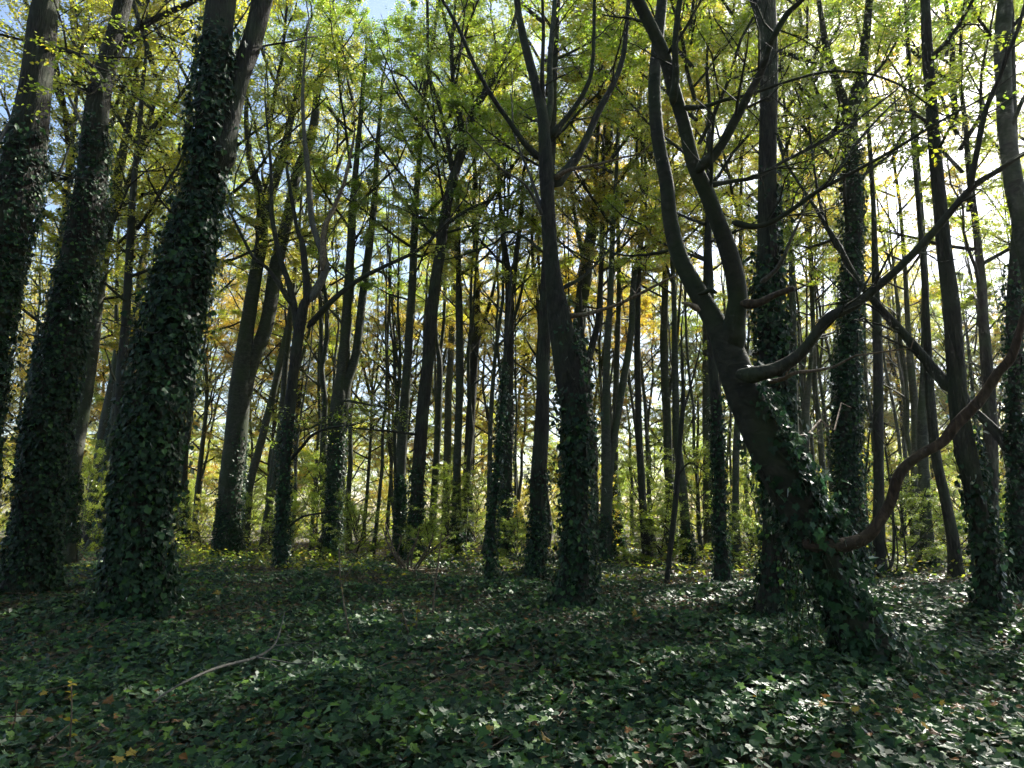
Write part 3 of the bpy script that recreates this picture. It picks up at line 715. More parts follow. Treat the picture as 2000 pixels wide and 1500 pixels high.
# ---- the leaning tree
LEAN_D = depth_of(1314)
tree('leaning_tree', 'leaning many-limbed tree with ivy climbing its back and a broad ivy-covered foot', [(1716, 1318, 205), (1682, 1255, 142), (1645, 1180, 108), (1612, 1100, 98), (1566, 1005, 90), (1522, 920, 86), (1482, 835, 82), (1452, 765, 78), (1432, 705, 74), (1415, 660, 62), (1394, 622, 48), (1358, 558, 42), (1328, 495, 37), (1311, 425, 34), (1303, 355, 31), (1290, 295, 29), (1281, 235, 29), (1277, 170, 28), (1282, 100, 27), (1290, 20, 25), (1300, -80, 20), (1320, -300, 12)],
     bark='smooth', depth=LEAN_D, seed=30, sides=20, top=13, dy=.9, flare=.1, rough=.07, ivy=[(-.3, 1.5, 1.0, None), (1.2, 3.2, 1.0, RIGHTSIDE - .15), (.9, 2.4, .8, .9), (1.3, 2.1, .4, -.9)], ivy_tmpl=IVY_HI, ivy_th=.14, ivy_size=.08, ivy_den=560, ivy_parts=True,
     limbs=[([(1432, 700, 56), (1440, 640, 46), (1440, 575, 42), (1426, 500, 39), (1406, 440, 36), (1381, 380, 34), (1356, 320, 32), (1335, 250, 30), (1315, 175, 30), (1297, 105, 29), (1275, 58, 28), (1250, 15, 26), (1232, -30, 22), (1200, -150, 14)], -.7, {'d0': .35, 'sides': 14, 'rough': .07, 'tw': 2, 'twl': .15}),
            ([(1360, 335, 24), (1400, 295, 22), (1430, 245, 20), (1460, 185, 18), (1485, 130, 16), (1505, 80, 14), (1535, 30, 13), (1572, -5, 11), (1640, -80, 7)], -.8, {'d0': -.05, 'sides': 12, 'rough': .08, 'tw': 9}),
            ([(1314, 205, 17), (1318, 150, 15), (1322, 80, 14), (1331, 0, 12), (1345, -90, 8)], -.3, {'d0': -.2}),
            ([(1305, 105, 9), (1335, 65, 7), (1370, 0, 5), (1390, -40, 4)], -.5, {'d0': -.2}),
            ([(1332, 212, 11), (1375, 208, 9), (1410, 195, 8), (1465, 183, 7), (1550, 155, 6), (1615, 140, 6), (1675, 142, 5), (1718, 150, 5), (1768, 173, 4), (1828, 218, 3)], -.5, {'d0': -.1, 'rough': .25, 'tw': 13, 'twl': .24}),
            ([(1384, 362, 12), (1425, 356, 10), (1480, 345, 9), (1530, 316, 8), (1580, 290, 8), (1650, 250, 6), (1700, 215, 5), (1752, 175, 4)], .8, {'d0': .1, 'tw': 14, 'twl': .28}),
            ([(1430, 434, 14), (1470, 442, 13), (1510, 432, 12), (1560, 400, 11), (1600, 374, 10), (1675, 330, 8), (1750, 290, 7), (1822, 245, 6), (1925, 188, 4)], -1.0, {'d0': .1, 'tw': 14, 'twl': .28}),
            ([(1560, 398, 8), (1620, 350, 7), (1680, 270, 6), (1730, 215, 4), (1760, 190, 3)], .5, {'d0': -.3, 'tw': 5}),
            ([(1447, 592, 20), (1480, 590, 17), (1520, 576, 15), (1553, 563, 13)], -.4, {'d0': .1, 'bark': 'red', 'tw': 0}),
            ([(1440, 730, 40), (1470, 731, 32), (1520, 720, 29), (1560, 695, 27), (1590, 660, 25), (1615, 625, 24), (1665, 595, 23), (1700, 572, 21), (1750, 530, 19), (1800, 480, 17), (1850, 430, 16), (1895, 370, 14), (1950, 330, 12), (2000, 300, 11), (2100, 250, 8)], -1.4, {'sides': 14, 'rough': .1, 'tw': 9, 'twl': .2, 'bark': 'dark'}),
            ([(1893, 372, 12), (1907, 300, 11), (1925, 215, 10), (1950, 155, 9), (1965, 115, 9), (1992, 50, 8), (2010, -30, 6)], -.5, {'d0': -1.12, 'bark': 'dark', 'tw': 4}),
            ([(1570, 1062, 44), (1610, 1070, 38), (1650, 1066, 34), (1690, 1050, 31), (1720, 1020, 29), (1740, 980, 28), (1760, 928, 27), (1790, 895, 26), (1840, 865, 25), (1870, 830, 24), (1915, 780, 22), (1950, 730, 21), (1978, 695, 20), (1998, 630, 18), (2030, 540, 14), (2080, 420, 9)], -.9, {'sides': 14, 'rough': .17, 'bark': 'red', 'tw': 0, 'fat': .9}),
            ([(1500, 747, 11), (1530, 740, 10), (1555, 730, 9), (1592, 724, 7)], -.5, {'d0': .05, 'bark': 'dead', 'tw': 1}),
            ([(1510, 850, 12), (1545, 853, 10), (1580, 851, 8)], .4, {'d0': .2, 'bark': 'dead', 'tw': 1}),
            ([(1366, 606, 14), (1346, 597, 10), (1332, 590, 6)], -.2, {'d0': -.1, 'bark': 'dead', 'tw': 0}),
            ([(1400, 572, 11), (1385, 568, 10), (1375, 572, 9), (1362, 576, 5)], .1, {'d0': .2, 'tw': 0}),
            ([(1306, 490, 7), (1250, 497, 6), (1205, 494, 4), (1150, 470, 3)], .8, {'tw': 4})])
tree('ivy_clad_tree', 'broad dark ivy column with a green forking top right of the leaning tree', [(1664, 1140, 76), (1660, 1040, 66), (1657, 940, 66), (1655, 830, 66), (1655, 720, 60), (1658, 620, 52), (1662, 500, 46), (1666, 400, 38), (1662, 300, 33), (1664, 225, 30), (1682, 150, 24), (1692, 60, 18), (1698, -20, 14)], bark='dark', seed=31, ivy=[(0, 9.2, 1, None), (9, 12, .4, None)], ivy_th=.14,
     limbs=[([(1660, 235, 22), (1640, 180, 20), (1620, 110, 17), (1605, 50, 14), (1600, -20, 10)], .5, {}), ([(1664, 300, 12), (1635, 240, 10), (1600, 190, 8), (1570, 110, 5)], -1, {})], crown=rough_crown(3, 11, mixc(YGREEN, GREEN, .3)), top=22)
tree('right_tree', 'smooth dark trunk with sunlit ivy on its curved foot and one long limb sweeping left', [(1936, 1228, 82), (1932, 1150, 68), (1924, 1060, 62), (1908, 980, 57), (1888, 890, 50), (1871, 800, 43), (1862, 700, 41), (1854, 600, 38), (1842, 500, 35), (1835, 400, 32), (1828, 300, 30), (1822, 200, 27), (1815, 100, 25), (1810, 0, 22), (1800, -200, 16)], bark='oak', wf=0.9, seed=33, ivy=[(0, 2.15, 1, None), (2, 3.4, .6, RIGHTSIDE)], ivy_th=.10, rough=.05, sides=16, ivy_den=400,
     limbs=[([(1862, 765, 28), (1842, 742, 24), (1820, 716, 22), (1765, 655, 19), (1710, 596, 17), (1665, 540, 15), (1636, 480, 13), (1612, 440, 11), (1585, 395, 8), (1530, 310, 5)], 1.0, {'rough': .1, 'tw': 10, 'twl': .25}),
            ([(1640, 490, 10), (1620, 450, 9), (1605, 400, 8), (1590, 330, 6), (1580, 250, 4)], .5, {'d0': .9}),
            ([(1815, 120, 12), (1860, 68, 9), (1900, 0, 7), (1940, -80, 4)], -.6, {'leaf': 1, 'tw': 6}),
            ([(1825, 250, 8), (1790, 225, 6), (1750, 215, 4), (1720, 240, 3)], -1.2, {'leaf': 1, 'tw': 7, 'twl': .5}),
            ([(1828, 300, 7), (1860, 240, 5), (1880, 200, 3)], -1.2, {'leaf': 1, 'tw': 6, 'twl': .5})], crown=rough_crown(4, 14, YGREEN, 1.01), top=22)
tree('right_tree', 'bare grey trunk leaning in at the upper right past the sweeping limb', [(2100, 1195, 66), (2085, 1000, 56), (2060, 800, 50), (2030, 600, 45), (2000, 440, 40), (1982, 350, 37), (1966, 230, 34), (1957, 110, 32), (1960, 0, 29), (1965, -150, 22)], seed=34, crown=rough_crown(0, 14, YGREEN, 1.01), top=24, bark='beech', ivy=[(0, 2, .8, None)], limbs=[([(1970, 260, 10), (2000, 200, 8), (2050, 100, 5)], -.5, {})])
tree('ivy_clad_tree', 'dark ivy trunk at the right edge with one thick limb rising left', [(1987, 1168, 52), (1986, 1060, 46), (1984, 950, 42), (1982, 850, 40), (1982, 740, 34), (1984, 600, 30), (1990, 450, 24)], bark='dark', seed=35, ivy=[(0, 5, .9, None), (4.8, 7, .4, None)], limbs=[([(1980, 888, 24), (1950, 850, 20), (1918, 815, 18), (1900, 795, 15), (1880, 760, 12), (1850, 690, 9)], .8, {})], crown=rough_crown(1, 11, GREEN, 1.01), top=20)
tree('slender_tree', 'slim leaning trunk left of the sunlit ivy foot', [(1872, 1152, 26), (1861, 1055, 21), (1846, 975, 19), (1831, 900, 18), (1821, 800, 17), (1815, 720, 15), (1806, 560, 11)], seed=36, depth=18, bark='oak')
tree('slender_tree', 'straight slim trunk standing between the broad ivy column and the slim leaning trunk', [(1812, 1118, 32), (1807, 1000, 25), (1803, 850, 23), (1805, 720, 20), (1806, 560, 15)], seed=37, depth=22, ivy=[(0, 1, .6, None)])
tree('slender_tree', 'thinner trunk close left of the straight slim trunk right of the ivy column', [(1787, 1092, 18), (1787, 950, 15), (1785, 800, 14), (1777, 700, 12), (1770, 540, 8)], seed=38, depth=27, crown=rough_crown(4, 12, GOLD, .9))
tree('beech', 'grey trunk showing behind the curved foot of the sunlit ivy tree', [(1938, 1112, 34), (1936, 1000, 27), (1933, 850, 25), (1926, 700, 21), (1918, 540, 15)], seed=39, depth=22, bark='oak', crown=rough_crown(0, 10, YGREEN, 1.2, 1))
tree('slender_tree', 'upright slim trunk rising from a clump of arching shoots beside the ivy column', [(1719, 1135, 24), (1716, 1000, 20), (1714, 850, 19), (1715, 700, 18), (1712, 560, 14), (1705, 400, 9)], seed=40, depth=20, bark='dark',
     limbs=[([(1716, 1130, 10), (1700, 1060, 8), (1690, 960, 6), (1698, 850, 4)], -.4, {'tw': 1}), ([(1722, 1130, 8), (1745, 1090, 6), (1742, 980, 5), (1730, 880, 4)], -.4, {'tw': 1}),
            ([(1724, 1135, 6), (1752, 1110, 4), (1750, 1040, 3), (1738, 990, 2)], -.6, {'tw': 0}), ([(1724, 1135, 6), (1762, 1120, 4), (1770, 1070, 3), (1760, 1020, 2)], -.6, {'tw': 0}),
            ([(1724, 1135, 6), (1740, 1120, 4), (1728, 1060, 3), (1715, 1010, 2)], -.8, {'tw': 0}), ([(1715, 1135, 12), (1695, 1105, 9), (1688, 1070, 7), (1680, 1040, 5)], -.8, {'tw': 1})])
tree('slender_tree', 'slim trunk seen in the gap between the leaning tree and the ivy column', [(1556, 1105, 20), (1555, 950, 16), (1552, 800, 15), (1549, 650, 14), (1545, 500, 10)], seed=41, depth=24, crown=rough_crown(2, 12, YGREEN, .8))
tree('slender_tree', 'pale thin trunk left of the broad ivy column', [(1618, 1085, 14), (1611, 980, 12), (1601, 830, 11), (1592, 760, 10), (1586, 620, 8)], seed=42, depth=29, crown=rough_crown(3, 12, GOLD, .8))
tree('slender_tree', 'forked slim trunk seen behind the leaning tree', [(1576, 1092, 20), (1575, 950, 16), (1573, 820, 15), (1580, 740, 10), (1588, 640, 7)], seed=43, depth=27, limbs=[([(1573, 830, 10), (1565, 760, 9), (1562, 640, 6)], .4, {})], crown=rough_crown(4, 13, YGREEN, .8))
tree('slender_beech', 'sunlit slim beech stem between two ivy trunks at the left', [(163, 1040, 24), (174, 990, 20), (186, 940, 19), (203, 840, 18), (221, 740, 16), (238, 620, 13), (262, 480, 9)], seed=44, depth=38, crown=rough_crown(0, 13, GOLD))
tree('ivy_clad_tree', 'slim leaning ivy-wrapped trunk left of the thickest ivy trunk', [(180, 1040, 38), (193, 980, 32), (207, 920, 30), (232, 800, 28), (250, 700, 24), (275, 560, 18)], seed=45, depth=36, bark='dark', ivy=[(0, 9, .9, None)], ivy_size=.11, ivy_den=200, crown=rough_crown(1, 13, YGREEN))
tree('slender_tree', 'short dark trunk right of the thickest ivy trunk', [(363, 1055, 20), (360, 980, 16), (362, 900, 14), (372, 800, 12), (385, 640, 9)], seed=46, depth=36, bark='dark', ivy=[(0, 3, .5, None)], crown=rough_crown(2, 12, YGREEN))
tree('slender_beech', 'sunlit leaning slim stem behind the twin-stemmed beech', [(478, 1055, 18), (487, 960, 16), (500, 900, 15), (525, 800, 14), (550, 700, 13), (566, 620, 11), (590, 480, 8)], seed=47, depth=36, crown=rough_crown(3, 13, YGREEN))
tree('slender_tree', 'thin leaning stem left of the dark many-forked tree', [(515, 1066, 15), (524, 1000, 13), (536, 940, 13), (550, 800, 12), (562, 680, 11), (575, 540, 8)], seed=48, depth=32, crown=rough_crown(4, 13, mixc(YGREEN, GOLD, .5), .9))

tree('beech', 'leafy slim beech behind the two leftmost ivy trunks', [(70, 1085, 26), (84, 900, 22), (100, 700, 18), (118, 500, 14), (138, 300, 10)], seed=50, depth=24, crown=rough_crown(0, 8.5, mixc(YGREEN, GOLD, .6), 1.25))
tree('beech', 'leafy slim beech between the slanting forked ivy tree and the thickest ivy trunk', [(215, 1105, 24), (228, 900, 20), (240, 700, 17), (252, 500, 14), (268, 300, 10)], seed=52, depth=22, crown=rough_crown(4, 10, mixc(YGREEN, GOLD, .4), 1.2), bark='dark')
tree('beech', 'leafy slim beech hidden low down behind the thickest ivy trunk', [(300, 1090, 26), (318, 900, 22), (336, 700, 18), (352, 500, 14), (366, 300, 10)], seed=51, depth=25, crown=rough_crown(2, 11, mixc(YGREEN, GOLD, .3), 1.1))

# ------------------------------------------------------------------ distant trunks
def make_far_trunk(seed):
    r = np.random.default_rng(seed)
    z = np.linspace(-.4, 21, 15)
    P = np.stack([np.cumsum(r.normal(0, .13, 15)), np.cumsum(r.normal(0, .13, 15)), z], -1); P -= P[0] * np.array((1, 1, 0))
    R = .17 * (1 - z / 24) * (1 + .4 * np.exp(-np.clip(z, 0, None) / .4))
    mb = MB(); tube(mb, P, R, 8, .08, seed)
    if seed % 2:
        k = 6
        Q = np.stack([P[k] + np.array((.35 * u ** .6, .1 * u, 1.6 * u)) for u in np.linspace(0, 6, 8)])
        tube(mb, Q, np.linspace(.1, .03, 8), 7, .08, seed)
    A, RA = kids(P[None, 4:], R[None, 4:], 12, .1, .9, 55, .16, r, m=5, flat=.6, up=.25)
    sticks(mb, A, RA, 4)
    return mb.mesh('trunk', M_BEECH)
FARTR = [make_far_trunk(300 + i) for i in range(6)]
r = np.random.default_rng(5)
far = [(px + r.uniform(-25, 25), r.uniform(29, 42)) for px in np.linspace(-40, 2060, 30)] + [(px + r.uniform(-18, 18), r.uniform(42.6, 52)) for px in np.linspace(-80, 2090, 64)] + [(px + r.uniform(-20, 20), r.uniform(26, 40)) for px in np.linspace(560, 2020, 30)]
for i, (px, d) in enumerate(far):
    b = at(px, 1000, d)
    x, y = b[0], d
    o = empty('distant_beech', (x, y, float(gz(x, y))), r.uniform(0, 6.28))
    back = d > 42.5
    col = [YGREEN, mixc(YGREEN, GREEN, .3), mixc(YGREEN, GOLD, .5), GOLD, mixc(GOLD, ORANGE, .4)][int(r.integers(0, 5))]
    ci = int(r.integers(0, 5)); col = [YGREEN, mixc(YGREEN, GREEN, .3), mixc(YGREEN, GOLD, .5), GOLD, mixc(GOLD, ORANGE, .4)][ci]
    leafy = back or (i < 94 and r.uniform() < .42)
    lc = ['yellow-green', 'fresh green', 'lime and gold', 'golden', 'orange-tinged'][ci]
    lb = (f'thin trunk with {lc} leaves at the far sunlit edge of the wood' if back else f'slim trunk with {lc} leaves just beyond the ivy carpet' if leafy else 'bare slim trunk just beyond the ivy carpet')
    tag(o, lb, 'tree', 'trunks at the far edge of the wood' if back else 'slim trunks beyond the ivy')
    s = r.uniform(.55, 1.1) if i < 94 else r.uniform(.4, .75)
    t = link(FARTR[i % 6], 'trunk', o); t.scale = (s, s, r.uniform(.85, 1.05))
    t.rotation_euler = (r.normal(0, .03), r.normal(0, .03), 0)
    if leafy:
        put_crown(o, int(r.integers(0, 5)), (0, 0, r.uniform(1, 6.5) if back else r.uniform(8, 11)), ((r.uniform(.8, 1.05) if back else r.uniform(.6, .9)), r.uniform(.75, 1.0)), 0, col)

# trees added around, outside the view: their crowns shade the ivy and block skylight
ring = [(13, 5), (17, -1), (-13, 4), (-18, 11), (-24, 22), (-21, 0)]
ring += [(21, 25), (25, 20)]
ring += [(x_ + 1.7 * math.sin(3 * x_ + y_), y_ + 1.3 * math.cos(2 * x_)) for y_ in (-4.5, -10, -16) for x_ in (-22, -15, -8.5, -2, 4.5, 11, 18)]
for i, (x, y) in enumerate(ring):
    o = empty('beech', (x, y, float(gz(x, y))), i * 1.3)
    tag(o, 'tall beech added outside the view to shade the wood', 'tree', 'beeches added outside the view')
    t = link(FARTR[i % 6], 'trunk', o); t.scale = (1.6, 1.6, 1)
    put_crown(o, i % 5, (0, 0, 8.0 if y > 0 and x > 0 else 3.0), (.95, 1), 0, YGREEN)

# ------------------------------------------------------------------ understory
r = np.random.default_rng(12)
k = 0
def shrub(x, y, i, s, color, label, group, nm='understory_shrub', h0=0.0):
    o = empty(nm, (x, y, float(gz(x, y))), r.uniform(0, 6.28))
    tag(o, label, 'shrub', group)
    mb = None
    put_crown(o, i, (0, 0, h0), s, 0, color, pool=SHRUBS)
    for c in o.children: c.name = 'stems' if c.data.name.startswith('crown_limbs') else 'foliage'
    return o
for j, px in enumerate(np.linspace(-80, 2100, 112)):
    d = r.uniform(27, 38) if j % 4 == 0 else r.uniform(46, 96)
    b = at(px + r.uniform(-20, 20), 1000, d)
    ci = int(r.integers(0, 4)); c = [YGREEN, mixc(YGREEN, GOLD, .35), mixc(YGREEN, GREEN, .4), mixc(YGREEN, GOLD, .7)][ci]
    sc = r.uniform(.3, .55) if j % 4 == 0 else .7 + (d - 46) * .014 + r.uniform(0, .5)
    shrub(b[0], d, int(r.integers(0, 3)), (sc * r.uniform(.7, 1.1), sc * r.uniform(.9, 1.6)), c, ('low ' if j % 4 == 0 else 'tall sunlit ') + ['yellow-green', 'lime-gold', 'green', 'golden'][ci] + (' bush among the slim trunks beyond the ivy' if j % 4 == 0 else ' bush at the far edge of the wood'), 'sunlit understory shrubs')
for px, d, i, s, hgt in [(700, 23, 0, .4, .3), (840, 21, 1, .35, .1), (1010, 23, 1, .45, .2), (560, 27, 2, .4, .4), (930, 28, 2, .5, .3), (320, 29, 0, .45, .2), (1290, 24, 1, .5, .1), (1460, 22, 1, .45, .1), (1760, 21, 0, .5, .1), (1850, 22, 1, .5, .1), (1250, 26, 2, .6, .3), (1365, 27, 2, .7, .3), (1475, 25, 2, .55, .3), (1700, 27, 2, .65, .3), (620, 30, 2, .7, .3), (880, 30, 2, .6, .3), (230, 33, 2, .8, .3), (1900, 28, 2, .7, .3)]:
    b = at(px, 1000, d)
    shrub(b[0], d, i, (s * 1.3, s), mixc(GREEN, YGREEN, .6), 'low leafy beech sapling at the far edge of the ivy carpet', 'beech saplings at the edge of the ivy', 'beech_sapling')
for i, px in enumerate(np.linspace(-150, 2150, 44)):
    d = r.uniform(84, 125)
    b = at(px + r.uniform(-30, 30), 1000, d)
    o = empty('far_tree', (b[0], d, 0), r.uniform(0, 6.28))
    tag(o, 'small hazy tree across the open ground beyond the wood', 'tree', 'far trees beyond the wood')
    put_crown(o, i % 5, (0, 0, .3), (r.uniform(1.1, 1.5), r.uniform(.75, 1.2)), 0, mixc(YGREEN, GOLD, r.uniform(0, .8)))

# ------------------------------------------------------------------ ivy carpet
def carpet():
    rng = np.random.default_rng(21)
    mb = MB(); stem = MB()
    def scatter(d0, d1, den, xm=.92):
        n = int(den * xm * (d1 ** 2 - d0 ** 2))
        y = np.sqrt(rng.uniform(d0 ** 2, d1 ** 2, n)); x = rng.uniform(-1, 1, n) * (y * xm + 1.0)
        return x, y
    parts = []
    for d0, d1, den, tm, sz in [(3.6, 7.2, 780, IVY_HI, .078), (7.2, 11, 620, IVY_MID, .080), (11, 17, 330, IVY_MID, .092), (17, 30, 130, IVY_LO, .115)]:
        x, y = scatter(d0, d1, den)
        patch = np.sin(x * 1.3 + 1.2 * np.sin(y * .7)) * np.sin(y * 1.1 + x * .4) + .5 * np.sin(2.7 * x - y) * np.sin(1.9 * y + 1)
        keep = rng.uniform(size=len(x)) < np.clip(.85 + .35 * patch - .35 * (y > 20), .2, 1)
        x, y, patch = x[keep], y[keep], patch[keep]; n = len(x)
        hgt = (.11 + .09 * np.clip(patch, -1, 1)) * rng.uniform(.25, 1.15, n) ** .7
        p = np.stack([x, y, gz(x, y) + np.maximum(hgt, .02)], -1)
        az = rng.uniform(0, 6.28, n)
        Y = np.stack([np.cos(az), np.sin(az), rng.normal(-.25, .25, n)], -1)
        N = np.stack([rng.normal(0, .45, n), rng.normal(-.2, .45, n), np.ones(n)], -1)
        s = rng.uniform(.4, 1.0, n) ** .8 * 1.35 * sz
        tint = rng.uniform(size=n) ** 1.05
        if tm is IVY_HI:
            # petioles
            m = rng.uniform(size=n) < .55
            foot = p[m].copy(); foot[:, 2] = gz(foot[:, 0], foot[:, 1]); foot[:, :2] += rng.normal(0, .03, (m.sum(), 2))
            Q = np.stack([foot, (foot + p[m]) / 2 + rng.normal(0, .008, foot.shape), p[m]], 1)
            sticks(stem, Q, np.full((len(Q), 3), .0014), 3)
            # the nearest big leaves are parts of their own
            big = np.argsort(-(s / y) * (hgt > .08) * (np.abs(x) < y * .74) * (y > 4.5))[:300]
            sel = np.zeros(n, bool); sel[big] = True
            parts = [(p[i], Y[i], N[i], s[i]) for i in big]
            p, Y, N, s, tint = p[~sel], Y[~sel], N[~sel], s[~sel], tint[~sel]
        leaves_at(mb, p, Y, N, s, tm, rng, tint)
    o = mb.obj('ivy_ground_cover', M_IVY, None, False)
    tag(o, 'dark glossy ivy carpeting the woodland floor', 'ivy', None, 'stuff')
    stem.obj('ivy_stalks', M_STEM, o, False, True)
    single_leaves(parts, o)
    # brown litter between the ivy
    lit = MB()
    for d0, d1, den, sz in [(4, 10, 40, .06), (10, 20, 85, .07), (20, 42, 26, .10)]:
        x, y = scatter(d0, d1, den); n = len(x)
        p = np.stack([x, y, gz(x, y) + rng.uniform(.01, .13, n)], -1)
        az = rng.uniform(0, 6.28, n)
        leaves_at(lit, p, np.stack([np.cos(az), np.sin(az), rng.normal(0, .2, n)], -1), np.stack([rng.normal(0, .4, n), rng.normal(0, .4, n), np.ones(n)], -1), rng.uniform(.6, 1.3, n) * sz, TREE_LEAF6 if d0 < 10 else TREE_LEAF, rng, rng.uniform(size=n) ** 1.8 * .8, 1.1)
    tag(lit.obj('leaf_litter', M_FALLEN, None, False), 'brown leaf litter scattered among the ivy', 'leaf litter', None, 'stuff')
carpet()

def twig_litter():
    rng = np.random.default_rng(61); n = 420
    y = np.sqrt(rng.uniform(4.5 ** 2, 22 ** 2, n)); x = rng.uniform(-.85, .85, n) * y
    L = rng.uniform(.12, .7, n); az = rng.uniform(0, 6.28, n); t = np.linspace(-.5, .5, 4)
    P = np.zeros((n, 4, 3)); P[..., 0] = x[:, None] + (L * np.cos(az))[:, None] * t; P[..., 1] = y[:, None] + (L * np.sin(az))[:, None] * t
    P[..., :2] += rng.normal(0, .025, (n, 4, 2)); P[..., 2] = gz(x, y)[:, None] + rng.uniform(.07, .17, n)[:, None] + rng.normal(0, .05, n)[:, None] * t * 2
    mb = MB(); sticks(mb, P, rng.uniform(.003, .008, n)[:, None] * np.array((1, .9, .75, .5)), 4)
    tag(mb.obj('twig_litter', M_DEAD), 'small dead twigs scattered over the ivy', 'twigs', None, 'stuff')
twig_litter()

def undergrowth():
    rng = np.random.default_rng(41)
    n = 110000
    y = rng.uniform(16, 92, n); x = rng.uniform(-1, 1, n) * y * .9
    f = np.sin(x * .55 + 1.1 * np.sin(y * .3)) * np.sin(y * .42 + x * .21) + .6 * np.sin(1.3 * x + .7 * y)
    k = rng.uniform(size=n) < np.clip(.55 + .5 * f, .06, 1) * np.clip((y - 15) / 9, 0, 1); x, y, f = x[k], y[k], f[k]; n = len(x)
    top = np.clip(.4 + .4 * f + .035 * (y - 26), .16, 2.8)
    p = np.stack([x, y, gz(x, y) + top * rng.uniform(0, 1, n) ** .8], -1)
    az = rng.uniform(0, 6.28, n)
    mb = MB()
    leaves_at(mb, p, np.stack([np.cos(az), np.sin(az), rng.normal(-.1, .3, n)], -1), np.stack([rng.normal(0, .6, n), rng.normal(0, .6, n), np.ones(n)], -1), rng.uniform(.09, .17, n) * np.clip(y / 40, 1, 2), TREE_LEAF, rng, rng.uniform(0, .9, n), 1.1)
    o = mb.obj('undergrowth', M_LEAF, None, False); o.color = (*mixc(YGREEN, GOLD, .15), 1)
    tag(o, 'low sunlit leafy undergrowth beyond the ivy carpet', 'undergrowth', None, 'stuff')
undergrowth()

# fallen leaves one can pick out
MAPLE = [(0, 0), (.14, .02), (.45, -.08), (.36, .14), (.62, .32), (.34, .40), (.40, .62), (.18, .58), (0, 1.0), (-.18, .58), (-.40, .62), (-.34, .40), (-.62, .32), (-.36, .14), (-.45, -.08), (-.14, .02)]
def fallen():
    rng = np.random.default_rng(31)
    pm = []
    for q in range(8):
        V = np.array([(0, .35, .04)] + [(x, y, .12 * rng.uniform(-1, 1.6) * (abs(x) + .2)) for x, y in MAPLE])
        Fm = np.array([(0, i, i % 16 + 1) for i in range(1, 17)])
        m = MB(); m.add(V, Fm, None, np.full(17, [.4, .72, .9, .25, .66, .8, .5, 1.0][q])); pm.append(m.mesh('fallen_leaf', M_FALLEN, False))
    spots = [(400, 1172, 2.4), (430, 1174, 2.0), (230, 1490, .9), (255, 1485, .8), (1245, 1225, 1.8), (1240, 1240, 1.4), (1622, 1398, .8), (1568, 1408, .7), (1600, 1422, .85), (1785, 1380, .8), (1920, 1440, .7), (540, 1490, 1.0), (650, 1440, 1.0), (310, 1235, 1.2)]
    for i in range(95):
        spots.append((rng.uniform(10, 1990), 1170 + 325 * rng.uniform() ** .8, rng.uniform(.6, 1.05)))
    for i, (px, py, s) in enumerate(spots):
        d = depth_of(py) * .985; p = at(px, py, d)
        p[2] = gz(p[0], p[1]) + .135
        j = int(rng.integers(0, 8)) if i >= 5 else 7
        o = link(pm[j], 'fallen_leaf')
        o.location = p; o.scale = (.085 * s,) * 3
        o.rotation_euler = (rng.normal(0, .35), rng.normal(0, .35), rng.uniform(0, 6.28))
        kind = ['reddish brown', 'orange', 'yellow', 'dull brown', 'orange', 'pale gold', 'reddish brown', 'yellow'][j]
        tag(o, f'{kind} fallen leaf lying loose on the dark ivy', 'leaf', 'fallen leaves on the ivy')
fallen()

# ------------------------------------------------------------------ fallen branch, seedlings, sticks
def wooden(name, label, cat, paths, bark, group=None, leaves=None):
    rng = np.random.default_rng(77)
    p0 = paths[0][0]
    dd = p0[3]; b = at(p0[0], p0[1], dd); b[2] = gz(b[0], b[1])
    o = empty(name, tuple(b)); tag(o, label, cat, group)
    for i, pts in enumerate(paths):
        out = np.array([(*at(x, y, d), w * (.34 if name == 'fallen_branch' else .5) * mpx(y, d)) for x, y, w, d in pts])
        S = spline(out, 5); m = MB()
        tube(m, S[:, :3] - b, S[:, 3], 7, .12, i)
        m.obj('stem' if i == 0 else 'twig', BARK[bark], o)
    if leaves:
        mb = MB()
        for (x, y, d, s) in leaves:
            n = 3
            p = np.repeat((at(x, y, d) - b)[None], n, 0)
            leaves_at(mb, p, np.stack([rng.normal(0, 1, n), rng.normal(0, .6, n), rng.normal(-.1, .3, n)], -1), np.array((0, -.3, 1.0)) + rng.normal(0, .3, (n, 3)), s, TREE_LEAF6, rng, np.full(n, .8))
        f = mb.obj('leaves', M_LEAF, o, False, True); f.color = (*mixc(YGREEN, GOLD, .6), 1)
    return o

d1, d2 = 6.4, 8.0
wooden('fallen_branch', 'thin grey forked branch lying bent over the ivy', 'branch', [
    [(296, 1372, 6, 6.3), (350, 1338, 7, 6.6), (420, 1306, 8, 7.0), (500, 1284, 8, 7.5), (535, 1260, 6, 7.8), (548, 1228, 4, 8.1), (556, 1195, 3, 8.4)],
    [(500, 1284, 6, 7.5), (540, 1290, 5, 7.4), (575, 1296, 4, 7.2), (610, 1297, 4, 7.1), (640, 1315, 3, 7.0), (622, 1338, 2, 6.9)],
    [(600, 1296, 3, 7.1), (590, 1320, 2.5, 7.0), (572, 1342, 2, 6.9)], [(608, 1297, 3, 7.1), (612, 1270, 2.5, 7.2), (600, 1260, 2, 7.3)],
    [(535, 1261, 3, 7.8), (570, 1262, 2.5, 7.7), (600, 1285, 2, 7.6)], [(535, 1261, 3, 7.8), (580, 1256, 2.5, 7.9), (620, 1257, 2, 8.0)]], 'grey')
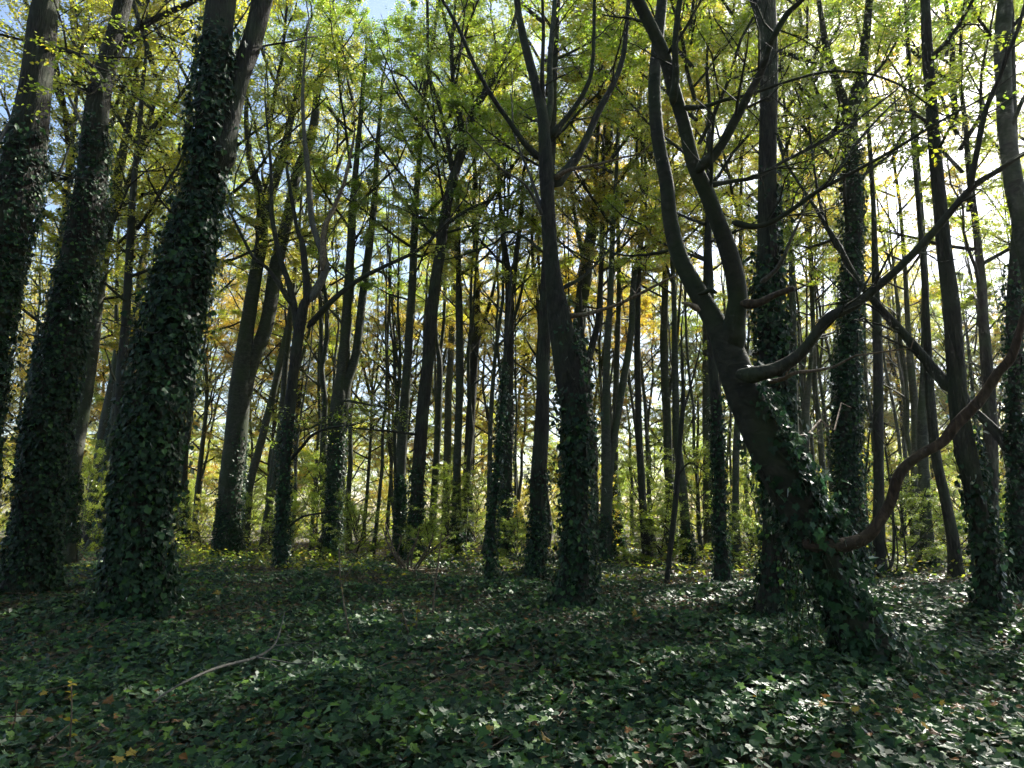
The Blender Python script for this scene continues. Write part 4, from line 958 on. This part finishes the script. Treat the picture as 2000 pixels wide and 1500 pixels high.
wooden('seedling', 'pale upright seedling with a few yellow leaves', 'seedling', [[(136, 1495, 4, 5.0), (137, 1440, 3.5, 5.0), (140, 1390, 3, 5.0), (139, 1335, 2.5, 5.0)]], 'dead', None,
       [(139, 1335, 5.0, .05), (141, 1355, 5.0, .05), (137, 1408, 5.0, .06), (142, 1360, 5.0, .045), (140, 1435, 5.0, .045)])
wooden('twig', 'bare reddish twig standing upright in the ivy', 'twig', [[(22, 1485, 4, 5.2), (22, 1440, 3.5, 5.2), (30, 1400, 3, 5.2), (33, 1365, 2, 5.2)]], 'dead')
wooden('seedling', 'tall thin leafy shoot rising from the ivy between fallen branch and forked tree', 'seedling', [[(682, 1235, 3.5, 9.5), (672, 1180, 3, 9.6), (665, 1130, 3, 9.7), (662, 1070, 2.5, 9.8)], [(668, 1145, 2.5, 9.7), (680, 1120, 2, 9.7), (690, 1100, 1.5, 9.7)]], 'dead', None, [(665, 1130, 9.7, .06), (670, 1150, 9.6, .05)])
wooden('seedling', 'bushy pale green seedling left of the central tree', 'seedling', [[(800, 1245, 4, 9.8), (790, 1210, 3, 9.8), (782, 1180, 2.5, 9.8)], [(812, 1245, 4, 9.9), (815, 1200, 3, 9.9), (822, 1160, 2.5, 9.9)]], 'dead', None,
       [(x, y, 9.85, .06) for x, y in [(782, 1180), (788, 1200), (795, 1222), (822, 1160), (818, 1175), (815, 1190), (813, 1205), (812, 1220), (800, 1236)]])
wooden('twig', 'bare upright stem beside the bushy pale seedling', 'twig', [[(845, 1195, 4, 11), (850, 1140, 3.5, 11), (858, 1080, 3, 11), (862, 1040, 2, 11)]], 'dead')
wooden('dead_brush', 'tangle of bare arching twigs at the foot of the thick curved trunk', 'brush', [[(790, 1105, 4, 20), (770, 1075, 4, 20), (760, 1045, 3, 20), (752, 1020, 2, 20)]] +
       [[(785 + 6 * q, 1110, 3.5, 19.5 + .2 * (q % 3)), (770 + 14 * q - 8 * (q % 2), 1085, 3.5, 19.4), (755 + 20 * q + 9 * (q % 3), 1055 - 5 * (q % 2), 3, 19.3), (748 + 24 * q, 1030 + 12 * (q % 3), 2, 19.2)] for q in range(6)], 'dead')

# hanging ivy strands beside the leaning tree
def strands():
    rng = np.random.default_rng(91)
    o = empty('hanging_ivy', tuple(at(1555, 1285, 7.9) * np.array((1, 1, 0)))); b = np.array(o.location)
    tag(o, 'curtain of ivy strands hanging down left of the leaning trunk', 'ivy', None)
    lf = MB()
    for q, (x0, y0, x1, y1) in enumerate([(1560, 985, 1548, 1290), (1575, 1000, 1562, 1295), (1548, 975, 1535, 1240), (1568, 990, 1580, 1270), (1590, 1040, 1545, 1300)]):
        d = 7.75 + .12 * rng.uniform(-1, 1)
        t = np.linspace(0, 1, 9)
        P = np.array([at(x0 + (x1 - x0) * u + 6 * math.sin(5 * u + q), y0 + (y1 - y0) * u, d) for u in t]) - b
        m = MB(); tube(m, P, np.full(9, .006), 5, 0, q); m.obj('strand', M_STEM, o)
        n = 75
        p, T = interp(P[None], rng.uniform(0, 1, (1, n)))
        a = rng.uniform(0, 6.28, n)
        rad = np.stack([np.cos(a), np.sin(a), 0 * a], -1)
        leaves_at(lf, p[0] + rad * rng.uniform(.01, .10, n)[:, None], np.array((0, 0, -1.0)) + rad * .6 + rng.normal(0, .3, (n, 3)), rad + np.array((0, -.4, .4)) + rng.normal(0, .3, (n, 3)), rng.uniform(.04, .075, n), IVY_HI, rng, rng.uniform(size=n))
    lf.obj('leaves', M_IVY, o, False, True)
strands()

# ------------------------------------------------------------------ sunlit air
def haze():
    m, nt, N, L, out = newmat('woodland_haze')
    v = N.new('ShaderNodeVolumePrincipled')
    v.inputs['Color'].default_value = (.95, .96, 1, 1); v.inputs['Density'].default_value = HAZE; v.inputs['Anisotropy'].default_value = .55
    L.new(v.outputs[0], out.inputs['Volume'])
    x, y0, y1, z0, z1 = 130.0, -60.0, 170.0, -1.6, 34.0
    V = [(a, b, c) for c in (z0, z1) for b in (y0, y1) for a in (-x, x)]
    mb = MB(); mb.add(V, None, [(0, 2, 3, 1), (4, 5, 7, 6), (0, 1, 5, 4), (2, 6, 7, 3), (0, 4, 6, 2), (1, 3, 7, 5)])
    tag(mb.obj('haze', m, None, False), 'thin pale haze hanging in the sunlit wood', None, None, 'stuff')
HAZE = .0003
haze()
